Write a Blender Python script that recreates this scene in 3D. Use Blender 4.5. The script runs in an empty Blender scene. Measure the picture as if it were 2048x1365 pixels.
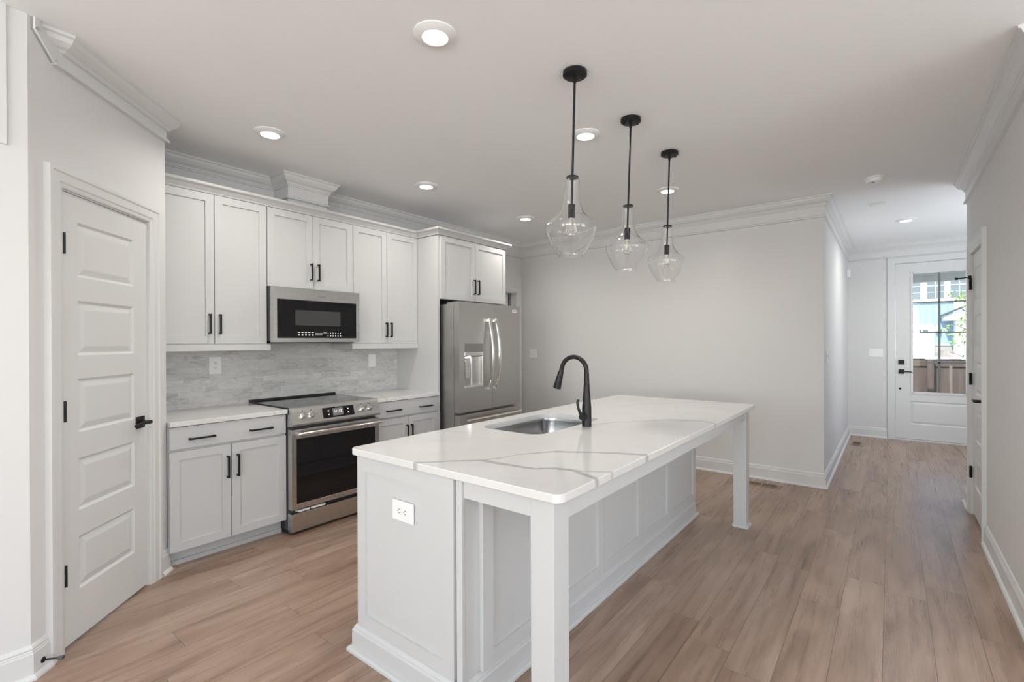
import bpy, bmesh, math, random
from mathutils import Vector, Matrix
random.seed(7)
S = bpy.context.scene
C = S.collection
PI = math.pi

# ------------------------------------------------------------------ camera, world, sun, window daylight, added fills, exposure
cam_data = bpy.data.cameras.new('camera')
cam = bpy.data.objects.new('camera', cam_data)
C.objects.link(cam)
S.camera = cam
cam_data.sensor_width = 36.0
cam_data.lens = 961.66 / 2048 * 36.0
cam_data.shift_y = 4.52 / 2048
cam_data.clip_start = 0.05
_y, _p, _r = math.radians(38.2435), math.radians(-0.1262), math.radians(-0.2035)
fw = Vector((-math.sin(_y), math.cos(_y), 0)); rt = Vector((math.cos(_y), math.sin(_y), 0)); up = Vector((0, 0, 1))
fw, up = math.cos(_p) * fw + math.sin(_p) * up, math.cos(_p) * up - math.sin(_p) * fw
rt, up = math.cos(_r) * rt + math.sin(_r) * up, math.cos(_r) * up - math.sin(_r) * rt
m = Matrix((rt, up, -fw)).transposed().to_4x4()
m.translation = Vector((0, 0, 1.38))
cam.matrix_world = m

world = bpy.data.worlds.new('sky_world')
S.world = world
world.use_nodes = True
wn = world.node_tree.nodes
sky = wn.new('ShaderNodeTexSky')
sky.sky_type = 'NISHITA'
sky.sun_disc = False
sky.sun_elevation = math.radians(52)
sky.sun_rotation = math.radians(160)
wn['Background'].inputs['Strength'].default_value = 0.5
world.node_tree.links.new(sky.outputs[0], wn['Background'].inputs[0])

sun_d = bpy.data.lights.new('sun', 'SUN')
sun_d.energy = 7.0
sun_d.angle = math.radians(0.6)
sun_d.color = (1.0, 0.96, 0.9)
sun = bpy.data.objects.new('sun', sun_d)
C.objects.link(sun)
sun.rotation_euler = (math.radians(40), 0, math.radians(-22))

def area_light(name, loc, size_x, size_y, power, color, direction, spread=180):
    d = bpy.data.lights.new(name, 'AREA')
    d.shape = 'RECTANGLE'; d.size = size_x; d.size_y = size_y
    d.energy = power; d.color = color; d.spread = math.radians(spread)
    o = bpy.data.objects.new(name, d)
    C.objects.link(o)
    o.location = loc
    o.rotation_euler = Vector(direction).to_track_quat('-Z', 'Y').to_euler()
    return o
# daylight coming in at the great-room windows behind the camera, plus added fills for ceiling and entry
DAY = (0.87, 0.96, 1.04)
WINDOWS_BACK = (-1.7, 0.35, 2.4)
SKY_W, FILL_BACK, FILL_EAST = 3, 165, 95          # sky light, and upward-tilted light added to lift the ceiling
FILL_COLOR = (0.92, 0.99, 1.02)
for wx in WINDOWS_BACK:
    area_light('window_skylight', (wx, -5.06, 1.45), 1.4, 2.1, SKY_W, DAY, (0, 1, 0))
    area_light('window_ceiling_fill', (wx, -5.08, 1.45), 1.4, 2.1, FILL_BACK, FILL_COLOR, (0, 1, 2.4))
for wy in (-3.4, -0.9, 1.6):
    area_light('window_skylight', (4.26, wy, 1.45), 1.8, 2.1, SKY_W, DAY, (-1, 0, 0))
    area_light('window_ceiling_fill', (4.28, wy, 1.45), 1.8, 2.1, FILL_EAST, FILL_COLOR, (-1, 0, 2.4))
area_light('entry_fill', (1.96, 6.35, 1.5), 1.0, 1.7, 42, DAY, (-0.6, 1.0, 1.1))  # added fill from the unseen foyer side, aimed at the entry wall
LAMP_POWER = 6.8
LAMP_COLOR = (1.0, 0.97, 0.91)

S.view_settings.view_transform = 'Standard'
S.view_settings.look = 'None'
S.view_settings.gamma = 1.0
S.view_settings.use_curve_mapping = False
S.view_settings.exposure = -0.15
S.cycles.max_bounces = 14
S.cycles.diffuse_bounces = 7
S.cycles.glossy_bounces = 6
S.cycles.transmission_bounces = 12
S.cycles.transparent_max_bounces = 16
S.cycles.caustics_refractive = False
S.cycles.caustics_reflective = False
S.cycles.sample_clamp_indirect = 6.0
S.cycles.use_denoising = True

# ------------------------------------------------------------------ materials
class NT:
    """small helper to write node graphs as expressions"""
    def __init__(s, name):
        s.m = bpy.data.materials.new(name); s.m.use_nodes = True
        s.t = s.m.node_tree; s.b = s.t.nodes['Principled BSDF']
    def n(s, kind, **kw):
        x = s.t.nodes.new(kind)
        for k, v in kw.items(): setattr(x, k, v)
        return x
    def l(s, a, b): s.t.links.new(a, b)
    def put(s, sock, v):
        if hasattr(v, 'node'): s.l(v, sock)
        else: sock.default_value = v
    def math(s, op, a, b=0.0, c=0.0):
        x = s.n('ShaderNodeMath', operation=op)
        s.put(x.inputs[0], a); s.put(x.inputs[1], b); s.put(x.inputs[2], c)
        return x.outputs[0]
    def mix(s, f, a, b, blend='MIX'):
        x = s.n('ShaderNodeMix', data_type='RGBA', blend_type=blend)
        s.put(x.inputs[0], f)
        s.put(x.inputs[6], a if hasattr(a, 'node') else (*a, 1)); s.put(x.inputs[7], b if hasattr(b, 'node') else (*b, 1))
        return x.outputs[2]
    def coords(s):
        tc = s.n('ShaderNodeTexCoord')
        return tc.outputs['Object']
    def sep(s, v):
        x = s.n('ShaderNodeSeparateXYZ'); s.l(v, x.inputs[0]); return x.outputs
    def comb(s, a, b, c):
        x = s.n('ShaderNodeCombineXYZ'); s.put(x.inputs[0], a); s.put(x.inputs[1], b); s.put(x.inputs[2], c); return x.outputs[0]
    def noise(s, v, scale, detail=4, rough=0.55, dist=0.0):
        x = s.n('ShaderNodeTexNoise'); s.l(v, x.inputs['Vector'])
        x.inputs['Scale'].default_value = scale; x.inputs['Detail'].default_value = detail
        x.inputs['Roughness'].default_value = rough; x.inputs['Distortion'].default_value = dist
        return x.outputs[0]
    def ramp(s, f, stops):
        x = s.n('ShaderNodeValToRGB'); s.l(f, x.inputs[0]); e = x.color_ramp.elements
        while len(e) < len(stops): e.new(0.5)
        for i, (p, c) in enumerate(stops):
            e[i].position = p; e[i].color = (*c, 1)
        return x.outputs[0]
    def bump(s, h, strength, dist=0.01):
        x = s.n('ShaderNodeBump'); s.l(h, x.inputs['Height'])
        x.inputs['Strength'].default_value = strength; x.inputs['Distance'].default_value = dist
        s.l(x.outputs[0], s.b.inputs['Normal'])

def plain(name, col, rough=0.5, metal=0.0, bump=0.0, bump_scale=300.0, spec=0.5):
    k = NT(name)
    k.b.inputs['Base Color'].default_value = (*col, 1)
    k.b.inputs['Roughness'].default_value = rough
    k.b.inputs['Metallic'].default_value = metal
    k.b.inputs['Specular IOR Level'].default_value = spec
    if bump: k.bump(k.noise(k.coords(), bump_scale, 2), bump, 0.002)
    return k.m

M = {}
M['wall'] = plain('wall_paint', (0.70, 0.692, 0.684), 0.65, bump=0.04, bump_scale=220)
M['ceiling'] = plain('ceiling_paint', (0.90, 0.908, 0.915), 0.75, bump=0.04, bump_scale=180)
M['trim'] = plain('trim_paint', (0.69, 0.687, 0.68), 0.35)
M['cabinet'] = plain('cabinet_paint', (0.575, 0.575, 0.572), 0.38)
M['black'] = plain('matte_black_metal', (0.022, 0.022, 0.023), 0.42, 0.6)
M['dark'] = plain('dark_recess', (0.02, 0.02, 0.02), 0.7)
M['rubber'] = plain('grey_rubber', (0.08, 0.08, 0.085), 0.7)
M['glassblack'] = plain('black_glass', (0.006, 0.006, 0.007), 0.04)
M['cooktop'] = plain('cooktop_glass', (0.012, 0.012, 0.013), 0.06)
M['window_mesh'] = plain('oven_screen', (0.055, 0.055, 0.055), 0.12)
M['plastic'] = plain('white_plastic', (0.83, 0.83, 0.82), 0.3)
M['whiteprint'] = plain('white_print', (0.8, 0.8, 0.8), 0.5)
M['greyprint'] = plain('grey_print', (0.2, 0.2, 0.2), 0.5)
M['greypanel'] = plain('grey_display', (0.22, 0.215, 0.21), 0.3, 0.4)
M['red'] = plain('red_print', (0.35, 0.05, 0.05), 0.5)
M['chrome'] = plain('polished_steel', (0.78, 0.77, 0.75), 0.14, 1.0)
M['ventbrown'] = plain('brown_vent', (0.30, 0.19, 0.12), 0.5, 0.2)
M['ventwood'] = plain('wood_vent', (0.33, 0.22, 0.15), 0.45)

def steel(name, col, rough, axis):
    k = NT(name)
    o = k.sep(k.coords())
    sc = [(900, 2, 2), (2, 900, 2), (2, 2, 900)][axis]
    v = k.comb(k.math('MULTIPLY', o[0], sc[0]), k.math('MULTIPLY', o[1], sc[1]), k.math('MULTIPLY', o[2], sc[2]))
    n = k.noise(v, 1.0, 2)
    k.b.inputs['Base Color'].default_value = (*col, 1)
    k.b.inputs['Metallic'].default_value = 1.0
    k.b.inputs['Anisotropic'].default_value = 0.55
    k.l(k.math('MULTIPLY_ADD', n, 0.05, rough - 0.025), k.b.inputs['Roughness'])
    return k.m
M['steel'] = steel('brushed_steel', (0.60, 0.585, 0.565), 0.28, 2)
M['fridge'] = steel('fridge_steel', (0.46, 0.445, 0.425), 0.36, 2)
M['sinksteel'] = steel('sink_steel', (0.40, 0.395, 0.385), 0.20, 2)

def emit(name, col, strength):
    k = NT(name)
    k.b.inputs['Base Color'].default_value = (*col, 1)
    k.b.inputs['Emission Color'].default_value = (*col, 1)
    k.b.inputs['Emission Strength'].default_value = strength
    return k.m
M['lens'] = emit('lit_lens', (1.0, 0.95, 0.87), 12.0)
M['fridgelight'] = emit('dispenser_lamp', (0.85, 0.95, 1.0), 30.0)
M['clock'] = emit('clock_digits', (0.9, 0.95, 1.0), 0.45)
M['filament'] = plain('filament', (0.5, 0.4, 0.25), 0.4, 0.8)

def glass(name, ior=1.45, tint=(1, 1, 1)):
    k = NT(name)
    g = k.n('ShaderNodeBsdfGlass'); g.inputs['IOR'].default_value = ior
    g.inputs['Color'].default_value = (*tint, 1); g.inputs['Roughness'].default_value = 0.0
    k.l(g.outputs[0], k.t.nodes['Material Output'].inputs[0])
    return k.m
M['glass'] = glass('clear_blown_glass')
def pane_glass():
    k = NT('window_pane_glass')
    tr = k.n('ShaderNodeBsdfTransparent'); tr.inputs[0].default_value = (0.96, 0.98, 0.97, 1)
    gl = k.n('ShaderNodeBsdfGlossy'); gl.inputs['Roughness'].default_value = 0.02
    fr = k.n('ShaderNodeFresnel'); fr.inputs[0].default_value = 1.45
    mx = k.n('ShaderNodeMixShader')
    k.l(fr.outputs[0], mx.inputs[0]); k.l(tr.outputs[0], mx.inputs[1]); k.l(gl.outputs[0], mx.inputs[2])
    k.l(mx.outputs[0], k.t.nodes['Material Output'].inputs[0])
    return k.m
M['pane'] = pane_glass()

def floor_mat():
    k = NT('oak_plank_floor')
    o = k.sep(k.coords())
    PW, PL = 0.178, 1.22
    u = k.math('DIVIDE', k.math('ADD', o[0], 0.03), PW)
    row = k.math('FLOOR', u)
    wn1 = k.n('ShaderNodeTexWhiteNoise', noise_dimensions='1D'); k.l(row, wn1.inputs['W'])
    v = k.math('ADD', k.math('DIVIDE', o[1], PL), k.math('MULTIPLY', wn1.outputs[0], 7.31))
    col = k.math('FLOOR', v)
    wn2 = k.n('ShaderNodeTexWhiteNoise', noise_dimensions='2D'); k.l(k.comb(row, col, 0.0), wn2.inputs['Vector'])
    rnd = wn2.outputs[0]
    fu = k.math('FRACT', u); fv = k.math('FRACT', v)
    du = k.math('MULTIPLY', k.math('MINIMUM', fu, k.math('SUBTRACT', 1.0, fu)), PW)
    dv = k.math('MULTIPLY', k.math('MINIMUM', fv, k.math('SUBTRACT', 1.0, fv)), PL)
    groove = k.math('LESS_THAN', k.math('MINIMUM', du, dv), 0.0014)
    off = k.math('MULTIPLY', rnd, 37.0)
    # long soft figure, medium grain, fine pores: all stretched along the plank
    c1 = k.comb(k.math('ADD', k.math('MULTIPLY', o[0], 6.0), off), k.math('MULTIPLY', o[1], 1.0), off)
    c2 = k.comb(k.math('ADD', k.math('MULTIPLY', o[0], 30.0), off), k.math('MULTIPLY', o[1], 0.9), off)
    c3 = k.comb(k.math('MULTIPLY', o[0], 260.0), k.math('MULTIPLY', o[1], 9.0), off)
    n1 = k.noise(c1, 1.3, 4, 0.55, 0.9)
    n2 = k.noise(c2, 1.0, 5, 0.6, 0.6)
    n3 = k.noise(c3, 1.0, 2, 0.5)
    knot = k.noise(k.comb(k.math('ADD', k.math('MULTIPLY', o[0], 6.5), off), k.math('MULTIPLY', o[1], 0.8), off), 1.0, 3, 0.55, 1.2)
    t = k.math('ADD', k.math('MULTIPLY', n1, 0.80), k.math('ADD', k.math('MULTIPLY', n2, 0.55), k.math('MULTIPLY', rnd, 0.14)))
    t = k.math('ADD', t, k.math('MULTIPLY', k.math('SUBTRACT', n3, 0.5), 0.13))
    base = k.ramp(t, [(0.42, (0.150, 0.093, 0.065)), (0.60, (0.255, 0.165, 0.118)), (0.76, (0.335, 0.226, 0.166)), (0.95, (0.41, 0.298, 0.230))])
    dark = k.ramp(knot, [(0.58, (0, 0, 0)), (0.74, (1, 1, 1))])
    base = k.mix(k.math('MULTIPLY', dark, 0.34), base, (0.105, 0.062, 0.040))
    base = k.mix(k.math('MULTIPLY', groove, 0.75), base, (0.07, 0.045, 0.03))
    k.l(base, k.b.inputs['Base Color'])
    k.l(k.math('MULTIPLY_ADD', n2, 0.24, 0.17), k.b.inputs['Roughness'])
    k.b.inputs['Specular IOR Level'].default_value = 0.55
    w = k.noise(k.comb(k.math('MULTIPLY', o[0], 150.0), k.math('MULTIPLY', o[1], 14.0), off), 1.0, 3, 0.6, 0.8)
    h = k.math('SUBTRACT', k.math('ADD', k.math('MULTIPLY', w, 0.5), k.math('MULTIPLY', n3, 0.2)), k.math('MULTIPLY', groove, 1.2))
    k.bump(h, 0.34, 0.0024)
    return k.m
M['floor'] = floor_mat()

def tile_mat():
    k = NT('stacked_marble_tile')
    o = k.sep(k.coords())
    TH, TL = 0.0445, 0.30
    r = k.math('DIVIDE', o[2], TH)
    row = k.math('FLOOR', r)
    w1 = k.n('ShaderNodeTexWhiteNoise', noise_dimensions='1D'); k.l(row, w1.inputs['W'])
    v = k.math('ADD', k.math('DIVIDE', o[1], TL), k.math('MULTIPLY', w1.outputs[0], 5.3))
    col = k.math('FLOOR', v)
    w2 = k.n('ShaderNodeTexWhiteNoise', noise_dimensions='2D'); k.l(k.comb(row, col, 0.0), w2.inputs['Vector'])
    rnd = w2.outputs[0]
    fr, fv = k.math('FRACT', r), k.math('FRACT', v)
    # some tiles are cut again into a short piece
    cut = k.math('MULTIPLY_ADD', rnd, 0.5, 0.25)
    w3 = k.n('ShaderNodeTexWhiteNoise', noise_dimensions='3D'); k.l(k.comb(row, col, k.math('GREATER_THAN', fv, cut)), w3.inputs['Vector'])
    rnd2 = w3.outputs[0]
    dz = k.math('MULTIPLY', k.math('MINIMUM', fr, k.math('SUBTRACT', 1.0, fr)), TH)
    dy = k.math('MULTIPLY', k.math('MINIMUM', k.math('MINIMUM', fv, k.math('SUBTRACT', 1.0, fv)), k.math('ABSOLUTE', k.math('SUBTRACT', fv, cut))), TL)
    joint = k.math('LESS_THAN', k.math('MINIMUM', dz, dy), 0.0009)
    off = k.math('MULTIPLY', rnd2, 23.0)
    n = k.noise(k.comb(k.math('ADD', off, k.math('MULTIPLY', o[1], 9.0)), k.math('MULTIPLY', o[2], 30.0), off), 1.0, 6, 0.62, 1.4)
    f = k.math('ADD', k.math('MULTIPLY', n, 0.95), k.math('MULTIPLY', rnd2, 0.20))
    c = k.ramp(f, [(0.33, (0.40, 0.385, 0.37)), (0.52, (0.56, 0.55, 0.535)), (0.78, (0.66, 0.65, 0.64))])
    c = k.mix(k.math('MULTIPLY', joint, 0.5), c, (0.42, 0.41, 0.40))
    k.l(c, k.b.inputs['Base Color'])
    k.b.inputs['Roughness'].default_value = 0.5
    k.bump(k.math('SUBTRACT', k.math('MULTIPLY', n, 0.25), joint), 0.25, 0.002)
    return k.m
M['tile'] = tile_mat()

def quartz_mat(name, veins):
    """white quartz; each vein is a measured line y = f(x) in the slab's own coordinates, with its width"""
    k = NT(name)
    co = k.coords(); o = k.sep(co)
    wob = k.math('MULTIPLY', k.math('SUBTRACT', k.noise(co, 14.0, 5, 0.65), 0.5), 0.035)
    fine = k.noise(co, 5.0, 7, 0.7, 1.8)
    hair = k.ramp(k.math('ABSOLUTE', k.math('SUBTRACT', fine, 0.5)), [(0.0, (1, 1, 1)), (0.012, (0, 0, 0))])
    cloud = k.noise(co, 2.2, 4, 0.6, 0.8)
    base = k.mix(k.ramp(cloud, [(0.45, (0, 0, 0)), (0.75, (1, 1, 1))]), (0.70, 0.685, 0.67), (0.645, 0.63, 0.615))
    base = k.mix(k.math('MULTIPLY', hair, 0.10), base, (0.45, 0.44, 0.43))
    for pts, width, depth in veins:
        x0, x1 = pts[0][0], pts[-1][0]
        ys = [p[1] for p in pts]; y0, y1 = min(ys) - 0.01, max(ys) + 0.01
        fc = k.n('ShaderNodeFloatCurve')
        cu = fc.mapping.curves[0]
        while len(cu.points) < len(pts): cu.points.new(0.5, 0.5)
        for p, (px, py) in zip(cu.points, pts):
            p.location = ((px - x0) / (x1 - x0), (py - y0) / (y1 - y0)); p.handle_type = 'VECTOR'
        fc.mapping.update()
        xn = k.math('DIVIDE', k.math('SUBTRACT', o[0], x0), x1 - x0)
        k.l(xn, fc.inputs['Value'])
        yv = k.math('MULTIPLY_ADD', fc.outputs[0], y1 - y0, y0)
        d = k.math('ABSOLUTE', k.math('ADD', k.math('SUBTRACT', o[1], yv), wob))
        wd = k.math('MULTIPLY', k.math('MULTIPLY_ADD', k.noise(co, 7.0, 2), 1.6, 0.2), width)
        mask = k.math('SUBTRACT', 1.0, k.math('DIVIDE', d, wd))
        mask = k.math('MINIMUM', k.math('MAXIMUM', k.math('MULTIPLY', mask, 1.6), 0.0), 1.0)
        inside = k.math('MULTIPLY', k.math('GREATER_THAN', xn, 0.0), k.math('LESS_THAN', xn, 1.0))
        base = k.mix(k.math('MULTIPLY', k.math('MULTIPLY', mask, inside), depth), base, (0.36, 0.345, 0.335))
    k.l(base, k.b.inputs['Base Color'])
    k.b.inputs['Roughness'].default_value = 0.13
    k.b.inputs['Specular IOR Level'].default_value = 0.5
    return k.m
VA = [(-1.478, 1.230), (-1.376, 1.346), (-1.282, 1.433), (-1.25, 1.504), (-1.225, 1.606), (-1.139, 1.742), (-1.046, 1.794), (-0.974, 1.838), (-0.881, 1.885), (-0.79, 1.918)]
VB = [(-1.279, 1.43), (-1.193, 1.436), (-1.05, 1.453), (-0.988, 1.51), (-0.932, 1.526), (-0.893, 1.513), (-0.79, 1.476)]
VB2 = [(-0.94, 1.523), (-0.885, 1.536), (-0.785, 1.60)]
VC = [(-1.316, 2.491), (-1.257, 2.608), (-1.138, 2.735), (-1.071, 2.855), (-0.882, 2.929), (-0.785, 2.89)]
VD = [(-1.545, 3.265), (-1.514, 3.379), (-1.328, 3.613), (-1.14, 3.858), (-0.908, 3.95)]
VE = [(-1.214, 3.392), (-1.188, 3.498), (-1.165, 3.618), (-1.0, 3.83)]
VF = [(-1.93, 1.76), (-1.727, 1.834), (-1.62, 1.90)]
M['quartz'] = quartz_mat('island_quartz', [(VA, 0.021, 0.75), (VB, 0.020, 0.75), (VB2, 0.014, 0.5), (VC, 0.020, 0.5), (VD, 0.018, 0.45), (VE, 0.018, 0.45), (VF, 0.010, 0.3)])
M['quartz_plain'] = quartz_mat('counter_quartz', [([(-4.05, 1.25), (-3.8, 1.30), (-3.6, 1.50), (-3.38, 1.62)], 0.012, 0.3), ([(-4.05, 2.6), (-3.7, 2.70), (-3.38, 2.56)], 0.012, 0.3)])

# exterior
def siding():
    k = NT('blue_board_batten'); k.b.inputs['Base Color'].default_value = (0.35, 0.49, 0.60, 1); k.b.inputs['Roughness'].default_value = 0.6; return k.m
M['siding'] = siding()
M['extwhite'] = plain('white_exterior_trim', (0.82, 0.82, 0.82), 0.5)
M['roof'] = plain('dark_shingle', (0.10, 0.11, 0.13), 0.9, bump=0.3, bump_scale=40)
M['winglass'] = plain('far_window_glass', (0.16, 0.20, 0.22), 0.08)
M['fencewood'] = None
def wood(name, c0, c1, sx, sz):
    k = NT(name); o = k.sep(k.coords())
    n = k.noise(k.comb(k.math('MULTIPLY', o[0], sx), k.math('MULTIPLY', o[1], sx), k.math('MULTIPLY', o[2], sz)), 1.0, 5, 0.6, 0.5)
    k.l(k.ramp(n, [(0.3, c0), (0.7, c1)]), k.b.inputs['Base Color']); k.b.inputs['Roughness'].default_value = 0.8
    return k.m
M['fencewood'] = wood('brown_fence_wood', (0.085, 0.062, 0.052), (0.15, 0.112, 0.096), 14, 1.2)
M['stake'] = wood('raw_pine', (0.62, 0.45, 0.30), (0.75, 0.58, 0.42), 30, 2)
M['bark'] = wood('tree_bark', (0.07, 0.055, 0.045), (0.14, 0.11, 0.09), 40, 6)
def leafm():
    k = NT('fresh_green_leaf'); n = k.noise(k.coords(), 3.0, 2)
    k.l(k.ramp(n, [(0.3, (0.20, 0.33, 0.07)), (0.7, (0.42, 0.55, 0.16))]), k.b.inputs['Base Color'])
    k.b.inputs['Roughness'].default_value = 0.6; k.b.inputs['Subsurface Weight'].default_value = 0.0
    return k.m
M['leaf'] = leafm()
def bounce_ground():  # unseen ground, made pale to bounce light up to the porch ceiling
    k = NT('pale_bounce_ground'); n = k.noise(k.coords(), 6.0, 6)
    k.l(k.ramp(n, [(0.3, (0.46, 0.42, 0.34)), (0.7, (0.60, 0.55, 0.46))]), k.b.inputs['Base Color']); k.b.inputs['Roughness'].default_value = 0.95
    return k.m
M['bounce_ground'] = bounce_ground()
M['asphalt'] = plain('grey_asphalt', (0.22, 0.23, 0.24), 0.9, bump=0.2, bump_scale=60)
M['concrete'] = plain('pale_concrete', (0.66, 0.65, 0.63), 0.85, bump=0.1, bump_scale=60)
M['stone'] = wood('stone_veneer', (0.30, 0.27, 0.24), (0.55, 0.50, 0.45), 5, 7)
M['porchceil'] = plain('porch_ceiling_paint', (0.84, 0.87, 0.82), 0.6)

# ------------------------------------------------------------------ mesh helpers
WORLD = {}                       # world origin of each root, so that parts can be written in world coordinates
class MB:
    def __init__(s): s.b = bmesh.new()
    def box(s, x0, x1, y0, y1, z0, z1, bev=0.0):
        vs = [s.b.verts.new((x, y, z)) for z in (z0, z1) for y in (y0, y1) for x in (x0, x1)]
        f = [(0, 2, 3, 1), (4, 5, 7, 6), (0, 1, 5, 4), (2, 6, 7, 3), (0, 4, 6, 2), (1, 3, 7, 5)]
        fs = [s.b.faces.new([vs[i] for i in q]) for q in f]
        if bev:
            es = list({e for q in fs for e in q.edges})
            bmesh.ops.bevel(s.b, geom=es, offset=bev, segments=2, profile=0.5, affect='EDGES')
        return s
    def poly(s, pts): s.b.faces.new([s.b.verts.new(p) for p in pts]); return s
    def prism(s, pts, vec):
        a = [s.b.verts.new(p) for p in pts]; v = Vector(vec)
        c = [s.b.verts.new(Vector(p) + v) for p in pts]
        s.b.faces.new(a); s.b.faces.new(c[::-1])
        n = len(a)
        for i in range(n): s.b.faces.new((a[i], a[(i + 1) % n], c[(i + 1) % n], c[i]))
        return s
    def rings(s, rings, cap0=True, cap1=True, closed=False):
        R = [[s.b.verts.new(p) for p in r] for r in rings]
        n = len(R[0]); k = len(R)
        for i in range(k if closed else k - 1):
            A, B = R[i], R[(i + 1) % k]
            for j in range(n): s.b.faces.new((A[j], A[(j + 1) % n], B[(j + 1) % n], B[j]))
        if not closed:
            if cap0: s.b.faces.new(R[0][::-1])
            if cap1: s.b.faces.new(R[-1])
        return s
    def lathe(s, prof, center=(0, 0, 0), axis='z', n=32, cap=True):
        cx, cy, cz = center; rs = []
        for r, h in prof:
            ring = []
            for j in range(n):
                a = 2 * PI * j / n; ca, sa = r * math.cos(a), r * math.sin(a)
                if axis == 'z': ring.append((cx + ca, cy + sa, cz + h))
                elif axis == 'x': ring.append((cx + h, cy + ca, cz + sa))
                else: ring.append((cx + ca, cy + h, cz + sa))
            rs.append(ring)
        return s.rings(rs, cap, cap)
    def tube(s, path, r, n=14):
        pts = [Vector(p) for p in path]; rs = []
        rad = r if isinstance(r, (list, tuple)) else [r] * len(pts)
        d0 = (pts[1] - pts[0]).normalized()
        ref = Vector((0, 0, 1)) if abs(d0.z) < 0.9 else Vector((1, 0, 0))
        u = d0.cross(ref).normalized()
        for i, p in enumerate(pts):
            d = (pts[min(i + 1, len(pts) - 1)] - pts[max(i - 1, 0)]).normalized()
            u = (u - d * u.dot(d)).normalized(); v = d.cross(u)
            rs.append([p + rad[i] * (math.cos(2 * PI * j / n) * u + math.sin(2 * PI * j / n) * v) for j in range(n)])
        return s.rings(rs)
    def sweep(s, path, prof, closed_ends=True):
        """sweep a closed (out, z) profile along a level path; out points to the right of the walking direction"""
        P = [Vector((p[0], p[1])) for p in path]; rs = []
        for i, p in enumerate(P):
            d0 = (P[i] - P[i - 1]).normalized() if i else None
            d1 = (P[i + 1] - P[i]).normalized() if i < len(P) - 1 else None
            if d0 is None: nrm = Vector((d1.y, -d1.x)); k = 1
            elif d1 is None: nrm = Vector((d0.y, -d0.x)); k = 1
            else:
                n0 = Vector((d0.y, -d0.x)); n1 = Vector((d1.y, -d1.x))
                nrm = (n0 + n1).normalized(); k = 1 / max(0.2, nrm.dot(n0))
            rs.append([(p.x + nrm.x * o * k, p.y + nrm.y * o * k, z) for o, z in prof])
        return s.rings(rs, closed_ends, closed_ends)
    def slab(s, mp, u0, u1, v0, v1, thick, panels, prof, back=True, hole=False):
        """a board in (u, v, w) with w going inwards; panels are sunk rings following prof [(inset, depth)...]"""
        us = sorted({u0, u1, *[p[0] for p in panels], *[p[1] for p in panels]})
        vs = sorted({v0, v1, *[p[2] for p in panels], *[p[3] for p in panels]})
        cache = {}
        def V(u, v, w):
            key = (round(u, 5), round(v, 5), round(w, 5))
            if key not in cache: cache[key] = s.b.verts.new(mp(u, v, w))
            return cache[key]
        def cells(w, skip_fill):
            for i in range(len(us) - 1):
                for j in range(len(vs) - 1):
                    a, b, c, d = us[i], us[i + 1], vs[j], vs[j + 1]
                    if any(p[0] <= a + 1e-6 and b <= p[1] + 1e-6 and p[2] <= c + 1e-6 and d <= p[3] + 1e-6 for p in panels) and skip_fill: continue
                    s.b.faces.new((V(a, c, w), V(b, c, w), V(b, d, w), V(a, d, w)))
        cells(0, True)
        if back: cells(thick, hole)
        for side in range(4):
            if side < 2:
                v = (v0, v1)[side]
                for i in range(len(us) - 1): s.b.faces.new((V(us[i], v, 0), V(us[i + 1], v, 0), V(us[i + 1], v, thick), V(us[i], v, thick)))
            else:
                u = (u0, u1)[side - 2]
                for j in range(len(vs) - 1): s.b.faces.new((V(u, vs[j], 0), V(u, vs[j + 1], 0), V(u, vs[j + 1], thick), V(u, vs[j], thick)))
        for (a, b, c, d) in panels:
            # subdivide the outer ring so that it shares the grid's vertices
            def ring(ins, w, fine):
                uu = [u for u in us if a - 1e-6 <= u <= b + 1e-6] if fine else [a, b]
                vv = [v for v in vs if c - 1e-6 <= v <= d + 1e-6] if fine else [c, d]
                q = [(u, c) for u in uu] + [(b, v) for v in vv[1:]] + [(u, d) for u in uu[::-1][1:]] + [(a, v) for v in vv[::-1][1:-1]]
                out = []
                for (u, v) in q:
                    uu2 = u + ins if u == a else (u - ins if u == b else u)
                    vv2 = v + ins if v == c else (v - ins if v == d else v)
                    out.append(V(uu2, vv2, w) if ins == 0 and w in (0, thick) else s.b.verts.new(mp(uu2, vv2, w)))
                return out
            prev = ring(0, 0, True)
            for ins, dep in prof:
                cur = ring(ins, dep, True)
                for i in range(len(cur)):
                    j = (i + 1) % len(cur)
                    try: s.b.faces.new((prev[i], prev[j], cur[j], cur[i]))
                    except ValueError: pass
                prev = cur
            if hole:
                cur = ring(0, thick, True)
                for i in range(len(cur)):
                    j = (i + 1) % len(cur)
                    s.b.faces.new((prev[i], prev[j], cur[j], cur[i]))
            else:
                s.b.faces.new(prev)
        return s
    def build(s, name, mat, parent=None, smooth=False, local=False, label=None):
        b = s.b
        bmesh.ops.remove_doubles(b, verts=b.verts, dist=1e-6)
        bmesh.ops.recalc_face_normals(b, faces=b.faces)
        if parent is not None and not local:
            bmesh.ops.translate(b, verts=b.verts, vec=-WORLD[parent.name])
        me = bpy.data.meshes.new(name)
        b.to_mesh(me); b.free()
        o = bpy.data.objects.new(name, me)
        C.objects.link(o)
        if mat: me.materials.append(mat)
        if parent is not None:
            o.parent = parent
            WORLD[o.name] = WORLD[parent.name].copy()
        else:
            WORLD[o.name] = Vector((0, 0, 0))
        if smooth:
            for p in me.polygons: p.use_smooth = True
            mod = o.modifiers.new('smooth_by_angle', 'EDGE_SPLIT'); mod.split_angle = math.radians(38)
        if label: o['label'] = label
        return o

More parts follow.
